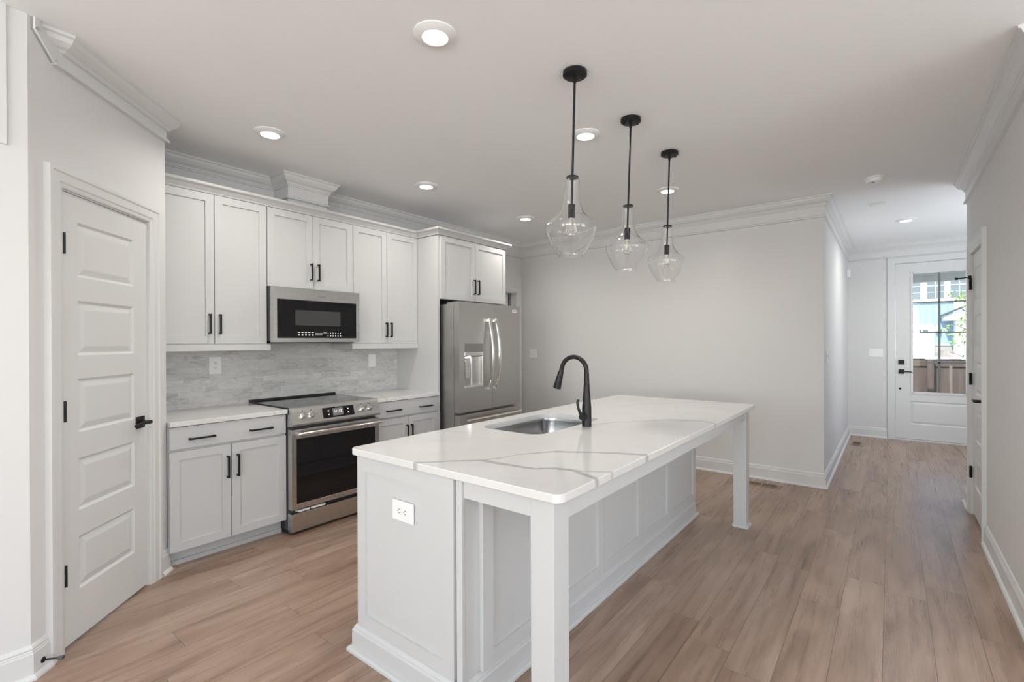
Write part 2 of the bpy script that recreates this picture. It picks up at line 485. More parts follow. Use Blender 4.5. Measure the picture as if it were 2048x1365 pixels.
def tag(o, label=None, cat=None, group=None, kind=None):
    if label: o['label'] = label
    if cat: o['category'] = cat
    if group: o['group'] = group
    if kind: o['kind'] = kind
    return o
def thing(name, label, cat, loc=(0, 0, 0), rotz=0.0, group=None, kind=None):
    o = bpy.data.objects.new(name, None); C.objects.link(o)
    o.empty_display_size = 0.05
    o.location = loc; o.rotation_euler = (0, 0, rotz)
    WORLD[o.name] = Vector(loc)
    return tag(o, label, cat, group, kind)
def recenter(o):
    """put a single-mesh thing's origin at its own base"""
    vs = o.data.vertices
    lo = Vector([min(v.co[i] for v in vs) for i in range(3)]); hi = Vector([max(v.co[i] for v in vs) for i in range(3)])
    c = Vector(((lo.x + hi.x) / 2, (lo.y + hi.y) / 2, lo.z))
    for v in vs: v.co -= c
    o.location = c
    return o
def copy_tree(o, parent=None):
    c = o.copy(); C.objects.link(c)
    if parent is not None: c.parent = parent
    for ch in list(o.children): copy_tree(ch, c)
    return c
def struct(o, label=None): return tag(o, label, None, None, 'structure')

def face_x(x):      # board facing +X : u = y, v = z, inwards = -x
    return lambda u, v, w: (x - w, u, v)
def face_nx(x):     # board facing -X
    return lambda u, v, w: (x + w, u, v)
def face_ny(y):     # board facing -Y : u = x
    return lambda u, v, w: (u, y + w, v)
SHAKER = [(0.0004, 0.0), (0.0016, 0.010)]
RAISED = [(0.004, 0.003), (0.011, 0.0085), (0.015, 0.009), (0.040, 0.0025), (0.044, 0.002)]

# ------------------------------------------------------------------ measured places
XW, YF, XH, YE, XR, CE = -4.044, 5.344, -0.4945, 8.636, 0.507, 2.738
XL = -2.786
PO = Vector((-2.9029, 0.4405, 0)); PT = Vector((-1, 1, 0)).normalized(); PN = Vector((1, 1, 0)).normalized()
def pan(s, out=0.0): q = PO + PT * s + PN * out; return (q.x, q.y)
P_L, P_R = -0.165, 0.777
YB, XE, YQ = -5.0, 4.2, 2.98

# ------------------------------------------------------------------ room shell
struct(MB().box(-5.6, 4.4, -5.2, 8.84, -0.12, 0.0).build('floor', M['floor']))
struct(MB().box(-5.6, 4.4, -5.2, 8.84, CE, CE + 0.2).build('ceiling', M['ceiling']))
# kitchen wall with a doorway beyond the refrigerator
DW0, DW1, DWZ = 4.46, 5.235, 2.06
w = MB(); w.box(XW - 0.12, XW, 0.98, DW0, 0, CE); w.box(XW - 0.12, XW, DW1, YF + 0.12, 0, CE); w.box(XW - 0.12, XW, DW0, DW1, DWZ, CE)
w.box(XW, pan(P_R)[0], pan(P_R)[1] - 0.1, pan(P_R)[1], 0, CE)
struct(w.build('wall_left', M['wall']))
# box that carries the vent duct up from the cabinet above the microwave
struct(MB().box(XW, -3.806, 1.93, 2.266, 2.4835, CE).build('wall_duct_chase', M['trim']))
# diagonal pantry wall
w = MB()
def pbox(b, s0, s1, n0, n1, z0, z1, bev=0):
    """box along the pantry wall: s along it, n out of it into the room"""
    q = [pan(s0, n0), pan(s1, n0), pan(s1, n1), pan(s0, n1)]
    b.prism([(x, y, z0) for x, y in q], (0, 0, z1 - z0))
pbox(w, P_L, -0.006, -0.1, 0, 0, CE); pbox(w, 0.608, P_R, -0.1, 0, 0, CE); pbox(w, -0.006, 0.608, -0.1, 0, 2.074, CE)
struct(w.build('wall_pantry', M['wall']))
struct(MB().box(XL - 0.1, XL, YB, pan(P_L)[1], 0, CE).build('wall_side', M['wall']))
struct(MB().box(XW, XH, YF, YF + 0.12, 0, CE).build('wall_far', M['wall']))
struct(MB().box(XH - 0.12, XH, YF + 0.12, YE, 0, CE).build('wall_hall', M['wall']))
FD0, FD1, FDZ = 0.043, 0.968, 2.462
w = MB(); w.box(XH - 0.12, FD0, YE, YE + 0.14, 0, CE); w.box(FD1, 2.12, YE, YE + 0.14, 0, CE); w.box(FD0, FD1, YE, YE + 0.14, FDZ, CE)
struct(w.build('wall_entry', M['wall']))
RD0, RD1, RDZ = 4.612, 5.262, 2.066
YRE = 5.61
w = MB(); w.box(XR, XR + 0.12, YQ, RD0, 0, CE); w.box(XR, XR + 0.12, RD1, YRE, 0, CE); w.box(XR, XR + 0.12, RD0, RD1, RDZ, CE)
w.box(XR + 0.12, 2.12, YRE - 0.12, YRE, 0, CE)
struct(w.build('wall_right', M['wall']))
w = MB(); w.box(2.0, 2.12, YRE, 5.75, 0, CE); w.box(2.0, 2.12, 6.95, YE, 0, CE); w.box(2.0, 2.12, 5.75, 6.95, 0, 0.6); w.box(2.0, 2.12, 5.75, 6.95, 2.4, CE)
struct(w.build('wall_foyer', M['wall']))
struct(MB().box(XR + 0.12, XE, YQ, YQ + 0.1, 0, CE).build('wall_den', M['wall']))
# great room behind the camera, with its windows
def holed_wall(name, mk, lo, hi, holes, z0=0.4, z1=2.5):
    b = MB(); prev = lo
    for a, c in holes:
        mk(b, prev, a, 0, CE); mk(b, a, c, 0, z0); mk(b, a, c, z1, CE); prev = c
    mk(b, prev, hi, 0, CE)
    return struct(b.build(name, M['wall']))
holed_wall('wall_back', lambda b, a, c, z0, z1: b.box(a, c, YB - 0.15, YB, z0, z1), XL - 0.1, XE + 0.15, [(x - 0.7, x + 0.7) for x in WINDOWS_BACK])
holed_wall('wall_east', lambda b, a, c, z0, z1: b.box(XE, XE + 0.15, a, c, z0, z1), YB, YQ + 0.1, [(-4.3, -2.5), (-1.8, 0.0), (0.7, 2.5)])
wi = 0
for x in WINDOWS_BACK:
    wi += 1
    b = MB()
    for a, c, z0, z1 in ((x - 0.7, x - 0.64, 0.4, 2.5), (x + 0.64, x + 0.7, 0.4, 2.5), (x - 0.64, x + 0.64, 0.4, 0.46), (x - 0.64, x + 0.64, 2.44, 2.5), (x - 0.64, x + 0.64, 1.43, 1.47)):
        b.box(a, c, YB - 0.03, YB, z0, z1)
    struct(b.build('window_%d' % wi, M['trim']))
for k, yo in enumerate((-1.4, 1.1, 3.6)):
    b = MB()
    for a, c, z0, z1 in ((-2.9, -2.84, 0.4, 2.5), (-1.16, -1.1, 0.4, 2.5), (-2.84, -1.16, 0.4, 0.46), (-2.84, -1.16, 2.44, 2.5), (-2.02, -1.98, 0.46, 2.44)):
        b.box(XE, XE + 0.03, a + yo, c + yo, z0, z1)
    struct(b.build('window_%d' % (4 + k), M['trim']))
# small room behind the kitchen doorway
w = MB(); w.box(-5.6, -5.5, 4.2, 5.6, 0, CE); w.box(-5.5, XW - 0.12, 4.2, 4.3, 0, CE); w.box(-5.5, XW - 0.12, 5.5, 5.6, 0, CE)
struct(w.build('wall_pass', M['wall']))

# crown, frieze and bead as one run: (out, z) profile
CROWN = [(0.0, CE), (0.075, CE), (0.075, CE - 0.012), (0.066, CE - 0.016), (0.060, CE - 0.034), (0.045, CE - 0.054), (0.026, CE - 0.066), (0.022, CE - 0.072),
         (0.022, CE - 0.080), (0.016, CE - 0.084), (0.016, CE - 0.092), (0.008, CE - 0.095), (0.008, CE - 0.172), (0.014, CE - 0.176), (0.022, CE - 0.184), (0.020, CE - 0.192), (0.0, CE - 0.197)]
struct(MB().sweep([(XW, pan(P_R)[1]), (XW, 1.93), (-3.806, 1.93), (-3.806, 2.266), (XW, 2.266), (XW, YF), (XH, YF), (XH, YE), (2.0, YE)], CROWN).build('trim_1', M['trim']))
struct(MB().sweep([(1.99, YRE), (XR, YRE), (XR, YQ)], CROWN).build('trim_2', M['trim']))
# pantry crown: short returned crown above a flat frieze whose lower bead turns up near the left corner
b = MB()
pf = [(0.0, CE), (0.085, CE), (0.085, CE - 0.012), (0.074, CE - 0.017), (0.066, CE - 0.034), (0.046, CE - 0.050), (0.030, CE - 0.058), (0.026, CE - 0.064), (0.020, CE - 0.070), (0.0, CE - 0.074)]
e0, e1 = pan(0.005), pan(P_R)
b.sweep([(e0[0] - 0.0, e0[1] - 0.075), e0, e1, (e1[0] - 0.35, e1[1])], pf)
struct(b.build('trim_3', M['trim']))
b = MB()
fr = [(-0.150, CE), (-0.150, 2.690), (-0.046, 2.600), (P_R, 2.600), (P_R, CE)]
a = [(*pan(s, 0.0), z) for s, z in fr]; c = Vector((*(PN * 0.010).xy, 0))
b.prism(a, c)
def strip(p, q, wd, th, nrm):
    (s0, z0), (s1, z1) = p, q
    b.prism([(*pan(s0), z0), (*pan(s1), z1), (*pan(s1 + nrm[0] * wd), z1 + nrm[1] * wd), (*pan(s0 + nrm[0] * wd), z0 + nrm[1] * wd)], PN * th)
strip((-0.150, CE), (-0.150, 2.690), 0.024, 0.018, (1, 0)); strip((-0.150, 2.690), (-0.046, 2.600), 0.020, 0.018, (0.65, 0.76)); strip((-0.05, 2.600), (P_R + 0.012, 2.600), 0.020, 0.018, (0, 1))
strip((-0.050, 2.597), (P_R + 0.008, 2.597), 0.010, 0.026, (0, 1))
b.prism([(*pan(P_R, 0.018), 2.597), (*pan(P_R, 0.0), 2.597), (pan(P_R)[0] - 0.3, pan(P_R)[1], 2.597), (pan(P_R)[0] - 0.3, pan(P_R)[1] + 0.018, 2.597), (pan(P_R)[0], pan(P_R)[1] + 0.018, 2.597)], (0, 0, 0.02))
struct(b.build('trim_4', M['trim']))
# flat cased panel at the ceiling on the side wall
struct(MB().box(XL, XL + 0.012, -0.9, 0.262, 2.18, CE).build('trim_5', M['trim']))

BASE = [(0.0, 0.0), (0.032, 0.0), (0.031, 0.008), (0.026, 0.016), (0.016, 0.021), (0.015, 0.104), (0.012, 0.108), (0.012, 0.113), (0.009, 0.117), (0.011, 0.124), (0.006, 0.134), (0.0, 0.138)]
struct(MB().sweep([(XL, YB), pan(P_L), pan(-0.088)], BASE).build('baseboard_side', M['trim']))
struct(MB().sweep([pan(0.699), pan(P_R), (pan(P_R)[0] - 0.06, pan(P_R)[1])], BASE).build('baseboard_pantry', M['trim']))
struct(MB().sweep([(XW + 0.02, YF), (XH, YF), (XH, YE), (FD0 - 0.088, YE)], BASE).build('baseboard_far', M['trim']))
b = MB(); b.sweep([(1.99, YRE), (XR, YRE), (XR, RD1 + 0.088)], BASE); b.sweep([(XR, RD0 - 0.088), (XR, YQ)], BASE)
struct(b.build('baseboard_right', M['trim']))

# ------------------------------------------------------------------ doors
CAS = [(0.0, 0.0), (0.0, 0.011), (0.006, 0.014), (0.018, 0.016), (0.024, 0.020), (0.060, 0.021), (0.066, 0.026), (0.083, 0.026), (0.085, 0.0)]   # (away from opening, out of wall)
def casing(mp, u0, u1, ztop, prof=CAS):
    """mitred door casing: mp(u, v, out)"""
    b = MB(); rs = []
    for (u, v, su, sv) in ((u0, 0, -1, 0), (u0, ztop, -1, 1), (u1, ztop, 1, 1), (u1, 0, 1, 0)):
        rs.append([mp(u + su * d, v + sv * d, o) for d, o in prof])
    return b.rings(rs)
def hinge(mp, u, z):
    b = MB()
    b.tube([mp(u, z - 0.047, 0.010), mp(u, z + 0.047, 0.010)], 0.0075, 10)
    b.prism([mp(u - 0.012, z - 0.045, 0.0), mp(u + 0.012, z - 0.045, 0.0), mp(u + 0.012, z + 0.045, 0.0), mp(u - 0.012, z + 0.045, 0.0)], Vector(mp(0, 0, 0.004)) - Vector(mp(0, 0, 0)))
    return b
def lever(mp, u, z, du):
    """square rose with a lever running towards du"""
    b = MB()
    ex = Vector(mp(1, 0, 0)) - Vector(mp(0, 0, 0)); ez = Vector((0, 0, 1)); eo = Vector(mp(0, 0, 1)) - Vector(mp(0, 0, 0))
    def bx(u0, u1, z0, z1, o0, o1):
        b.prism([mp(u0, z0, o0), mp(u1, z0, o0), mp(u1, z1, o0), mp(u0, z1, o0)], eo * (o1 - o0))
    bx(u - 0.032, u + 0.032, z - 0.032, z + 0.032, 0, 0.009)
    b.tube([mp(u, z, 0.008), mp(u, z, 0.055)], 0.011, 12)
    b.tube([mp(u + 0.012 * -du, z, 0.052), mp(u + du * 0.05, z + 0.002, 0.054), mp(u + du * 0.115, z - 0.004, 0.050)], [0.010, 0.009, 0.007], 10)
    return b
PZ = [(1.945, 1.691), (1.581, 1.325), (1.217, 0.966), (0.846, 0.602), (0.482, 0.236)]

# door_1 : pantry door, written in world space along the pantry wall (out of wall = +)
mpP = lambda u, v, o: (*pan(u, o), v)
d = thing('door_1', 'white five panel pantry door on the diagonal wall', 'door', (PO.x, PO.y, 0), kind='structure')
MB().slab(lambda u, v, w: mpP(u, v, -0.004 - w), 0.001, 0.601, 0.012, 2.066, 0.035, [(0.100, 0.493, z0, z1) for z1, z0 in PZ], RAISED).build('slab', M['trim'], d)
casing(mpP, -0.006, 0.608, 2.074).build('door_casing', M['trim'], d)
b = MB()
pbox(b, -0.006, 0.0, -0.1, 0.0, 0, 2.074); pbox(b, 0.602, 0.608, -0.1, 0.0, 0, 2.074); pbox(b, -0.006, 0.608, -0.1, 0.0, 2.068, 2.074); pbox(b, -0.006, 0.608, -0.1, -0.045, 2.02, 2.068)
b.build('door_jamb', M['trim'], d)
for z in (1.831, 1.076, 0.337): hinge(lambda u, v, o: mpP(u, v, o - 0.004), 0.006, z).build('hinge', M['black'], d)
lever(lambda u, v, o: mpP(u, v, o - 0.004), 0.536, 0.942, -1).build('lever_handle', M['black'], d)

# door_2 : closet door in the right wall
mpR = lambda u, v, o: (XR - o, u, v)
d = thing('door_2', 'white five panel closet door in the right wall', 'door', (XR, RD0, 0), kind='structure')
MB().slab(lambda u, v, w: mpR(u, v, -0.006 - w), RD0 + 0.007, RD1 - 0.007, 0.012, 2.058, 0.035, [(RD0 + 0.107, RD1 - 0.107, z0, z1) for z1, z0 in PZ], RAISED).build('slab', M['trim'], d)
casing(mpR, RD0, RD1, RDZ).build('door_casing', M['trim'], d)
b = MB()
b.box(XR, XR + 0.12, RD0, RD0 + 0.005, 0, RDZ); b.box(XR, XR + 0.12, RD1 - 0.005, RD1, 0, RDZ); b.box(XR, XR + 0.12, RD0, RD1, RDZ - 0.005, RDZ); b.box(XR + 0.045, XR + 0.06, RD0, RD1, 0.0, RDZ)
b.build('door_jamb', M['trim'], d)
for i, z in enumerate((1.831, 1.076, 0.337)):
    h = hinge(lambda u, v, o: mpR(u, v, o + 0.002), RD1 - 0.004, z).build('hinge', M['black'], d)
    if i == 0:
        s = MB(); s.tube([(XR - 0.016, RD1 - 0.004, z + 0.055), (XR - 0.045, RD1 + 0.02, z + 0.053), (XR - 0.085, RD1 + 0.03, z + 0.05)], 0.004, 8); s.tube([(XR - 0.08, RD1 + 0.03, z + 0.05), (XR - 0.098, RD1 + 0.034, z + 0.05)], 0.009, 10)
        s.tube([(XR - 0.014, RD1 - 0.004, z + 0.04), (XR - 0.014, RD1 - 0.004, z + 0.066)], 0.010, 10)
        s.build('hinge_pin_stop', M['black'], h)
lever(lambda u, v, o: mpR(u, v, o - 0.006), RD0 + 0.062, 0.952, 1).build('lever_handle', M['black'], d)

# door_3 : glazed front door
mpE = lambda u, v, o: (u, YE - o, v)
d = thing('door_3', 'tall white front door with eight light glass and raised bottom panel', 'door', (FD0, YE, 0), kind='structure')
G0, G1, GZ0, GZ1 = 0.235, 0.775, 0.672, 2.305
b = MB()
b.slab(lambda u, v, w: (u, YE + 0.012 + w, v), FD0 + 0.006, FD1 - 0.006, 0.62, 2.455, 0.044, [(G0, G1, GZ0, GZ1)], [(0.0, 0.0)], hole=True)
b.slab(lambda u, v, w: (u, YE + 0.012 + w, v), FD0 + 0.006, FD1 - 0.006, 0.022, 0.62, 0.044, [(0.205, 0.805, 0.225, 0.545)], RAISED)
b.build('slab', M['trim'], d)
b = MB()
for a, c, z0, z1 in ((G0 - 0.022, G0 + 0.004, GZ0 - 0.022, GZ1 + 0.022), (G1 - 0.004, G1 + 0.022, GZ0 - 0.022, GZ1 + 0.022), (G0, G1, GZ0 - 0.022, GZ0 + 0.006), (G0, G1, GZ1 - 0.004, GZ1 + 0.022)):
    b.box(a, c, YE + 0.002, YE + 0.0125, z0, z1)
b.build('glazing_bead', M['trim'], d)
MB().box(G0, G1, YE + 0.030, YE + 0.036, GZ0, GZ1).build('glass_pane', M['pane'], d)
b = MB(); gm = (G0 + G1) / 2 + 0.008
b.box(gm - 0.013, gm + 0.013, YE + 0.0365, YE + 0.046, GZ0, GZ1)
for z in (1.905, 1.492, 1.082): b.box(G0, G1, YE + 0.0365, YE + 0.046, z - 0.0095, z + 0.0095)
b.build('glazing_bar', M['greypanel'], d, label='slim grey glazing bars')
casing(mpE, FD0, FD1, FDZ, [(0, 0), (0, 0.016), (0.004, 0.018), (0.080, 0.018), (0.083, 0.0)]).build('door_casing', M['trim'], d)
b = MB(); b.box(FD0, FD0 + 0.004, YE, YE + 0.14, 0, FDZ); b.box(FD1 - 0.004, FD1, YE, YE + 0.14, 0, FDZ); b.box(FD0, FD1, YE, YE + 0.14, FDZ - 0.004, FDZ)
b.build('door_jamb', M['trim'], d)
MB().box(FD0, FD1, YE - 0.012, YE + 0.14, 0, 0.018).build('threshold', M['trim'], d)
mpD = lambda u, v, o: (u, YE + 0.012 - o, v)
b = MB(); b.box(0.082, 0.148, YE - 0.008, YE + 0.012, 1.051, 1.117, 0.003); b.box(0.105, 0.125, YE - 0.022, YE - 0.008, 1.078, 1.090); b.build('deadbolt', M['black'], d)
lever(mpD, 0.115, 0.952, 1).build('lever_handle', M['black'], d)
MB().lathe([(0.013, -0.006), (0.015, 0.0), (0.013, 0.006)], (0.098, YE + 0.012, 0.712), 'y', 16).build('lock_button', M['black'], d)

# door_4 : doorway beyond the refrigerator
mpW = lambda u, v, o: (XW + o, u, v)
d = thing('door_4', 'white cased doorway beyond the refrigerator with a door ajar', 'door', (XW, DW0, 0), kind='structure')
casing(mpW, DW0, DW1, DWZ).build('door_casing', M['trim'], d)
b = MB(); b.box(XW - 0.12, XW, DW0, DW0 + 0.012, 0, DWZ); b.box(XW - 0.12, XW, DW1 - 0.012, DW1, 0, DWZ); b.box(XW - 0.12, XW, DW0, DW1, DWZ - 0.012, DWZ)
b.box(XW - 0.075, XW - 0.062, DW1 - 0.03, DW1 - 0.012, 0, DWZ)
b.build('door_jamb', M['trim'], d)
b = MB(); b.box(XW - 0.115, XW - 0.08, DW0 + 0.02, DW1 - 0.085, 0.012, DWZ - 0.016); b.build('slab', M['trim'], d)

# ------------------------------------------------------------------ cabinets
def pull(a, c, out, w=0.0055):
    """square bar pull between a and c standing off by out"""
    a, c, out = Vector(a), Vector(c), Vector(out)
    b = MB(); ax = (c - a).normalized(); n = out.normalized(); t = ax.cross(n)
    def bar(p, q, ux, uy):
        b.prism([p - ux * w - uy * w, p + ux * w - uy * w, p + ux * w + uy * w, p - ux * w + uy * w], q - p)
    bar(a + out - n * w - ax * w, c + out - n * w + ax * w, t, n)
    bar(a, a + out - n * w, ax, t); bar(c, c + out - n * w, ax, t)
    return b
OUT = Vector((0.030, 0, 0))
def x_door(parent, xf, y0, y1, z0, z1, hy=None, hz=None, rail=0.052, name='door', thick=0.020):
    o = MB().slab(face_x(xf), y0, y1, z0, z1, thick, [(y0 + rail, y1 - rail, z0 + rail, z1 - rail)], SHAKER).build(name, M['cabinet'], parent)
    if hy is not None:
        pull((xf, hy, hz[0]), (xf, hy, hz[1]), OUT).build('handle', M['black'], o)
    return o
XF = -3.418; CF = -3.393; XU = -3.71
def base_cabinet(name, label, y0, y1, split, pulls_d, hys):
    t = thing(name, label, 'base cabinet', ((XF + XW) / 2, (y0 + y1) / 2, 0), group='base cabinets on the range wall')
    MB().box(XW + 0.014, XF - 0.0205, y0, y1, 0.10, 0.8715).build('body', M['cabinet'], t)
    b = MB(); b.box(-3.56, -3.505, y0, y1, 0.0, 0.0995); b.box(-3.505, -3.490, y0, y1, 0.0, 0.030, 0.004)
    b.build('toe_kick', M['cabinet'], t)
    dr = MB().box(XF - 0.020, XF, y0 + 0.003, y1 - 0.004, 0.731, 0.866, 0.0015).build('drawer', M['cabinet'], t)
    for a, c in pulls_d: pull((XF, a, 0.788), (XF, c, 0.788), OUT).build('handle', M['black'], dr)
    x_door(t, XF, y0 + 0.003, split - 0.0025, 0.107, 0.716, hys[0], (0.505, 0.637))
    x_door(t, XF, split + 0.0025, y1 - 0.004, 0.107, 0.716, hys[1], (0.505, 0.637))
    return t
BY0, BY1, BY2, BY3 = pan(P_R)[1] + 0.003, 1.711, 2.464, 3.186
base_cabinet('base_cabinet', 'white two door base cabinet between the pantry door and the range', BY0, BY1, 1.343, [(1.102, 1.236), (1.462, 1.600)], (1.318, 1.380))
base_cabinet('base_cabinet', 'white two door base cabinet between the range and the refrigerator', BY2, BY3, 2.829, [(2.587, 2.728), (2.954, 3.094)], (2.803, 2.855))
def upper(label, y0, y1, z0, z1, split, hys, hz, rail=None, xf=XU, name='wall_cabinet', xb=XW + 0.002):
    t = thing(name, label, 'wall cabinet', ((xf + XW) / 2, (y0 + y1) / 2, z0), group='wall cabinets')
    MB().box(xb, xf - 0.0205, y0, y1, z0, z1 + 0.004).build('body', M['cabinet'], t)
    x_door(t, xf, y0 + 0.003, split - 0.0025, z0 + 0.003, z1, hys[0], hz)
    x_door(t, xf, split + 0.0025, y1 - 0.003, z0 + 0.003, z1, hys[1], hz)
    if rail: MB().box(xb, xf + 0.010, rail[0], rail[1], z0 - 0.048, z0 - 0.0005, 0.002).build('light_rail', M['cabinet'], t)
    return t
upper('tall white wall cabinet beside the pantry door', BY0, 1.7125, 1.374, 2.416, 1.3525, (1.319, 1.384), (1.449, 1.578), (BY0, 1.735))
upper('short white wall cabinet over the microwave', 1.7145, 2.4555, 1.813, 2.416, 2.0845, (2.064, 2.126), (1.893, 2.018))
upper('tall white wall cabinet between microwave and refrigerator', 2.4575, 3.1855, 1.374, 2.416, 2.817, (2.803, 2.856), (1.438, 1.562), (2.437, 3.1855))
upper('deep white wall cabinet over the refrigerator', 3.2165, 4.205, 1.801, 2.409, 3.703, (3.678, 3.740), (1.881, 2.021), None, -3.40)
t = MB().box(XW + 0.002, -3.421, 3.1875, 3.2145, 0.0, 2.4165, 0.001).build('cabinet_side_panel', M['cabinet'])
tag(recenter(t), 'tall white panel standing against the side of the refrigerator', 'cabinet panel')
MOULD = [(0.0, 2.4185), (0.006, 2.4185), (0.010, 2.430), (0.030, 2.452), (0.046, 2.460), (0.050, 2.464), (0.050, 2.480), (0.0, 2.482), (-0.020, 2.482), (-0.020, 2.4215)]
t = MB().sweep([(XU - 0.004, BY0), (XU - 0.004, 3.184), (-3.404, 3.184), (-3.404, 4.21), (-3.98, 4.21)], MOULD).build('cabinet_cornice', M['cabinet'])
tag(recenter(t), 'white moulding running along the tops of the wall cabinets', 'moulding')

# worktops, backsplash
def top_slab(name, x0, x1, y0, y1, z0, z1, mat, label):
    b = MB(); b.box(x0, x1, y0, y1, z0, z1, 0.003)
    return tag(b.build(name, mat), label, 'worktop', 'quartz worktops on the range wall')
top_slab('worktop', XW + 0.012, CF, BY0, 1.709, 0.873, 0.903, M['quartz_plain'], 'white quartz worktop between the pantry and the range')
top_slab('worktop', XW + 0.012, CF, 2.466, 3.1865, 0.873, 0.903, M['quartz_plain'], 'white quartz worktop between the range and the refrigerator')
tag(MB().box(XW + 0.001, XW + 0.011, BY0, 3.1865, 0.90, 1.3735).build('backsplash', M['tile']), 'pale grey stacked marble tile backsplash behind the range', 'backsplash')

# ------------------------------------------------------------------ range
R0, R1 = 1.7135, 2.4615
t = thing('range', 'stainless slide in electric range with black glass oven door', 'range', (-3.7, 2.087, 0))
MB().box(-3.99, -3.415, R0 + 0.003, R1 - 0.003, 0.03, 0.902).build('body', M['rubber'], t)
b = MB(); b.box(XW + 0.02, -3.385, R0 - 0.001, R1 + 0.001, 0.9045, 0.913, 0.002); b.build('cooktop', M['cooktop'], t)
b = MB(); b.box(XW + 0.014, XW + 0.040, R0 - 0.001, R1 + 0.001, 0.913, 0.926); b.build('rear_trim', M['dark'], t)
b = MB(); b.prism([(-3.40, R0, 0.913), (-3.385, R0, 0.914), (-3.376, R0, 0.910), (-3.338, R0, 0.795), (-3.340, R0, 0.782), (-3.41, R0, 0.776)], (0, R1 - R0, 0))
cp = b.build('control_panel', M['steel'], t)
def cpt(y, z, o=0.0):         # point on the sloping control face
    f = (0.910 - z) / 0.115; n = Vector((0.115, 0, 0.038)).normalized()
    return Vector((-3.376 + 0.038 * f, y, z)) + n * o
def cp_quad(b, y0, y1, z0, z1, o):
    b.prism([cpt(y0, z0, 0.0), cpt(y1, z0, 0.0), cpt(y1, z1, 0.0), cpt(y0, z1, 0.0)], cpt(0, 0.85, o) - cpt(0, 0.85, 0))
b = MB(); cp_quad(b, 1.957, 2.222, 0.812, 0.886, 0.002); disp = b.build('display_panel', M['glassblack'], cp)
b = MB(); cp_quad(b, 2.038, 2.126, 0.823, 0.877, 0.003); b.build('display_screen', M['greypanel'], cp)
for y in (1.998, 2.164):
    b = MB()
    for z in (0.832, 0.858): cp_quad(b, y, y + 0.012, z, z + 0.009, 0.0025)
    b.build('touch_icons', M['whiteprint'], cp)
def text(body, size, loc, ex, ey, mat, parent, name, depth=0.0004):
    cu = bpy.data.curves.new(name, 'FONT'); cu.body = body; cu.size = size; cu.align_x = 'CENTER'; cu.align_y = 'CENTER'; cu.extrude = depth
    tmp = bpy.data.objects.new(name, cu)
    me = bpy.data.meshes.new_from_object(tmp)
    bpy.data.objects.remove(tmp)
    me.materials.clear(); me.materials.append(mat)
    o = bpy.data.objects.new(name, me); C.objects.link(o)
    ex, ey = Vector(ex).normalized(), Vector(ey).normalized(); ez = ex.cross(ey)
    mm = Matrix((ex, ey, ez)).transposed().to_4x4()
    o.parent = parent
    mm.translation = Vector(loc) - WORLD[parent.name]
    o.matrix_local = mm
    WORLD[o.name] = WORLD[parent.name]
    return o
text('11:13', 0.030, cpt(2.082, 0.852, 0.0042), (0, 1, 0), (-0.038, 0, 0.115), M['clock'], cp, 'clock_digits')
for y in (1.803, 1.868, 2.300, 2.374):
    b = MB(); n = (cpt(0, 0.85, 1) - cpt(0, 0.85, 0)); p = cpt(y, 0.848)
    b.tube([p, p + n * 0.006, p + n * 0.008, p + n * 0.030, p + n * 0.034], [0.024, 0.024, 0.019, 0.0175, 0.014], 24)
    kb = b.build('knob', M['chrome'], cp, smooth=True)
    b = MB(); b.tube([cpt(y, 0.885, 0.0), cpt(y, 0.885, 0.001)], 0.004, 8); b.build('knob_mark', M['dark'], cp)
b = MB()
b.slab(face_x(-3.352), R0 + 0.002, R1 - 0.004, 0.182, 0.757, 0.055, [(1.750, 2.424, 0.218, 0.690)], [(0.002, 0.003)])
od = b.build('oven_door', M['steel'], t)
MB().box(-3.358, -3.3535, 1.7525, 2.4215, 0.2205, 0.6875).build('oven_window', M['glassblack'], od)
b = MB(); b.tube([(-3.300, 1.735, 0.728), (-3.296, 1.79, 0.728), (-3.292, 2.087, 0.728), (-3.296, 2.39, 0.728), (-3.300, 2.440, 0.728)], 0.0135, 16)
b.box(-3.352, -3.300, 1.752, 1.772, 0.718, 0.738); b.box(-3.352, -3.300, 2.402, 2.422, 0.718, 0.738)
b.build('oven_handle', M['chrome'], od, smooth=True)
text('FRIGIDAIRE', 0.017, (-3.3515, 2.087, 0.200), (0, 1, 0), (0, 0, 1), M['greyprint'], od, 'wordmark')
dw = MB().box(-3.41, -3.354, R0, R1 - 0.004, 0.022, 0.152, 0.003).build('storage_drawer', M['steel'], t)
for ya, yb in ((1.762, 1.85), (1.862, 1.975)): MB().box(-3.40, -3.355, ya, yb, 0.158, 0.171).build('packing_tape', M['plastic'], t)
b = MB()
for i in range(5): b.box(-3.62 + i * 0.035, -3.605 + i * 0.035, R0 - 0.0005, R0 + 0.003, 0.03, 0.12)
b.box(-3.6, -3.43, R0 + 0.004, R1 - 0.004, 0.0, 0.03); b.build('base_vent', M['dark'], t)

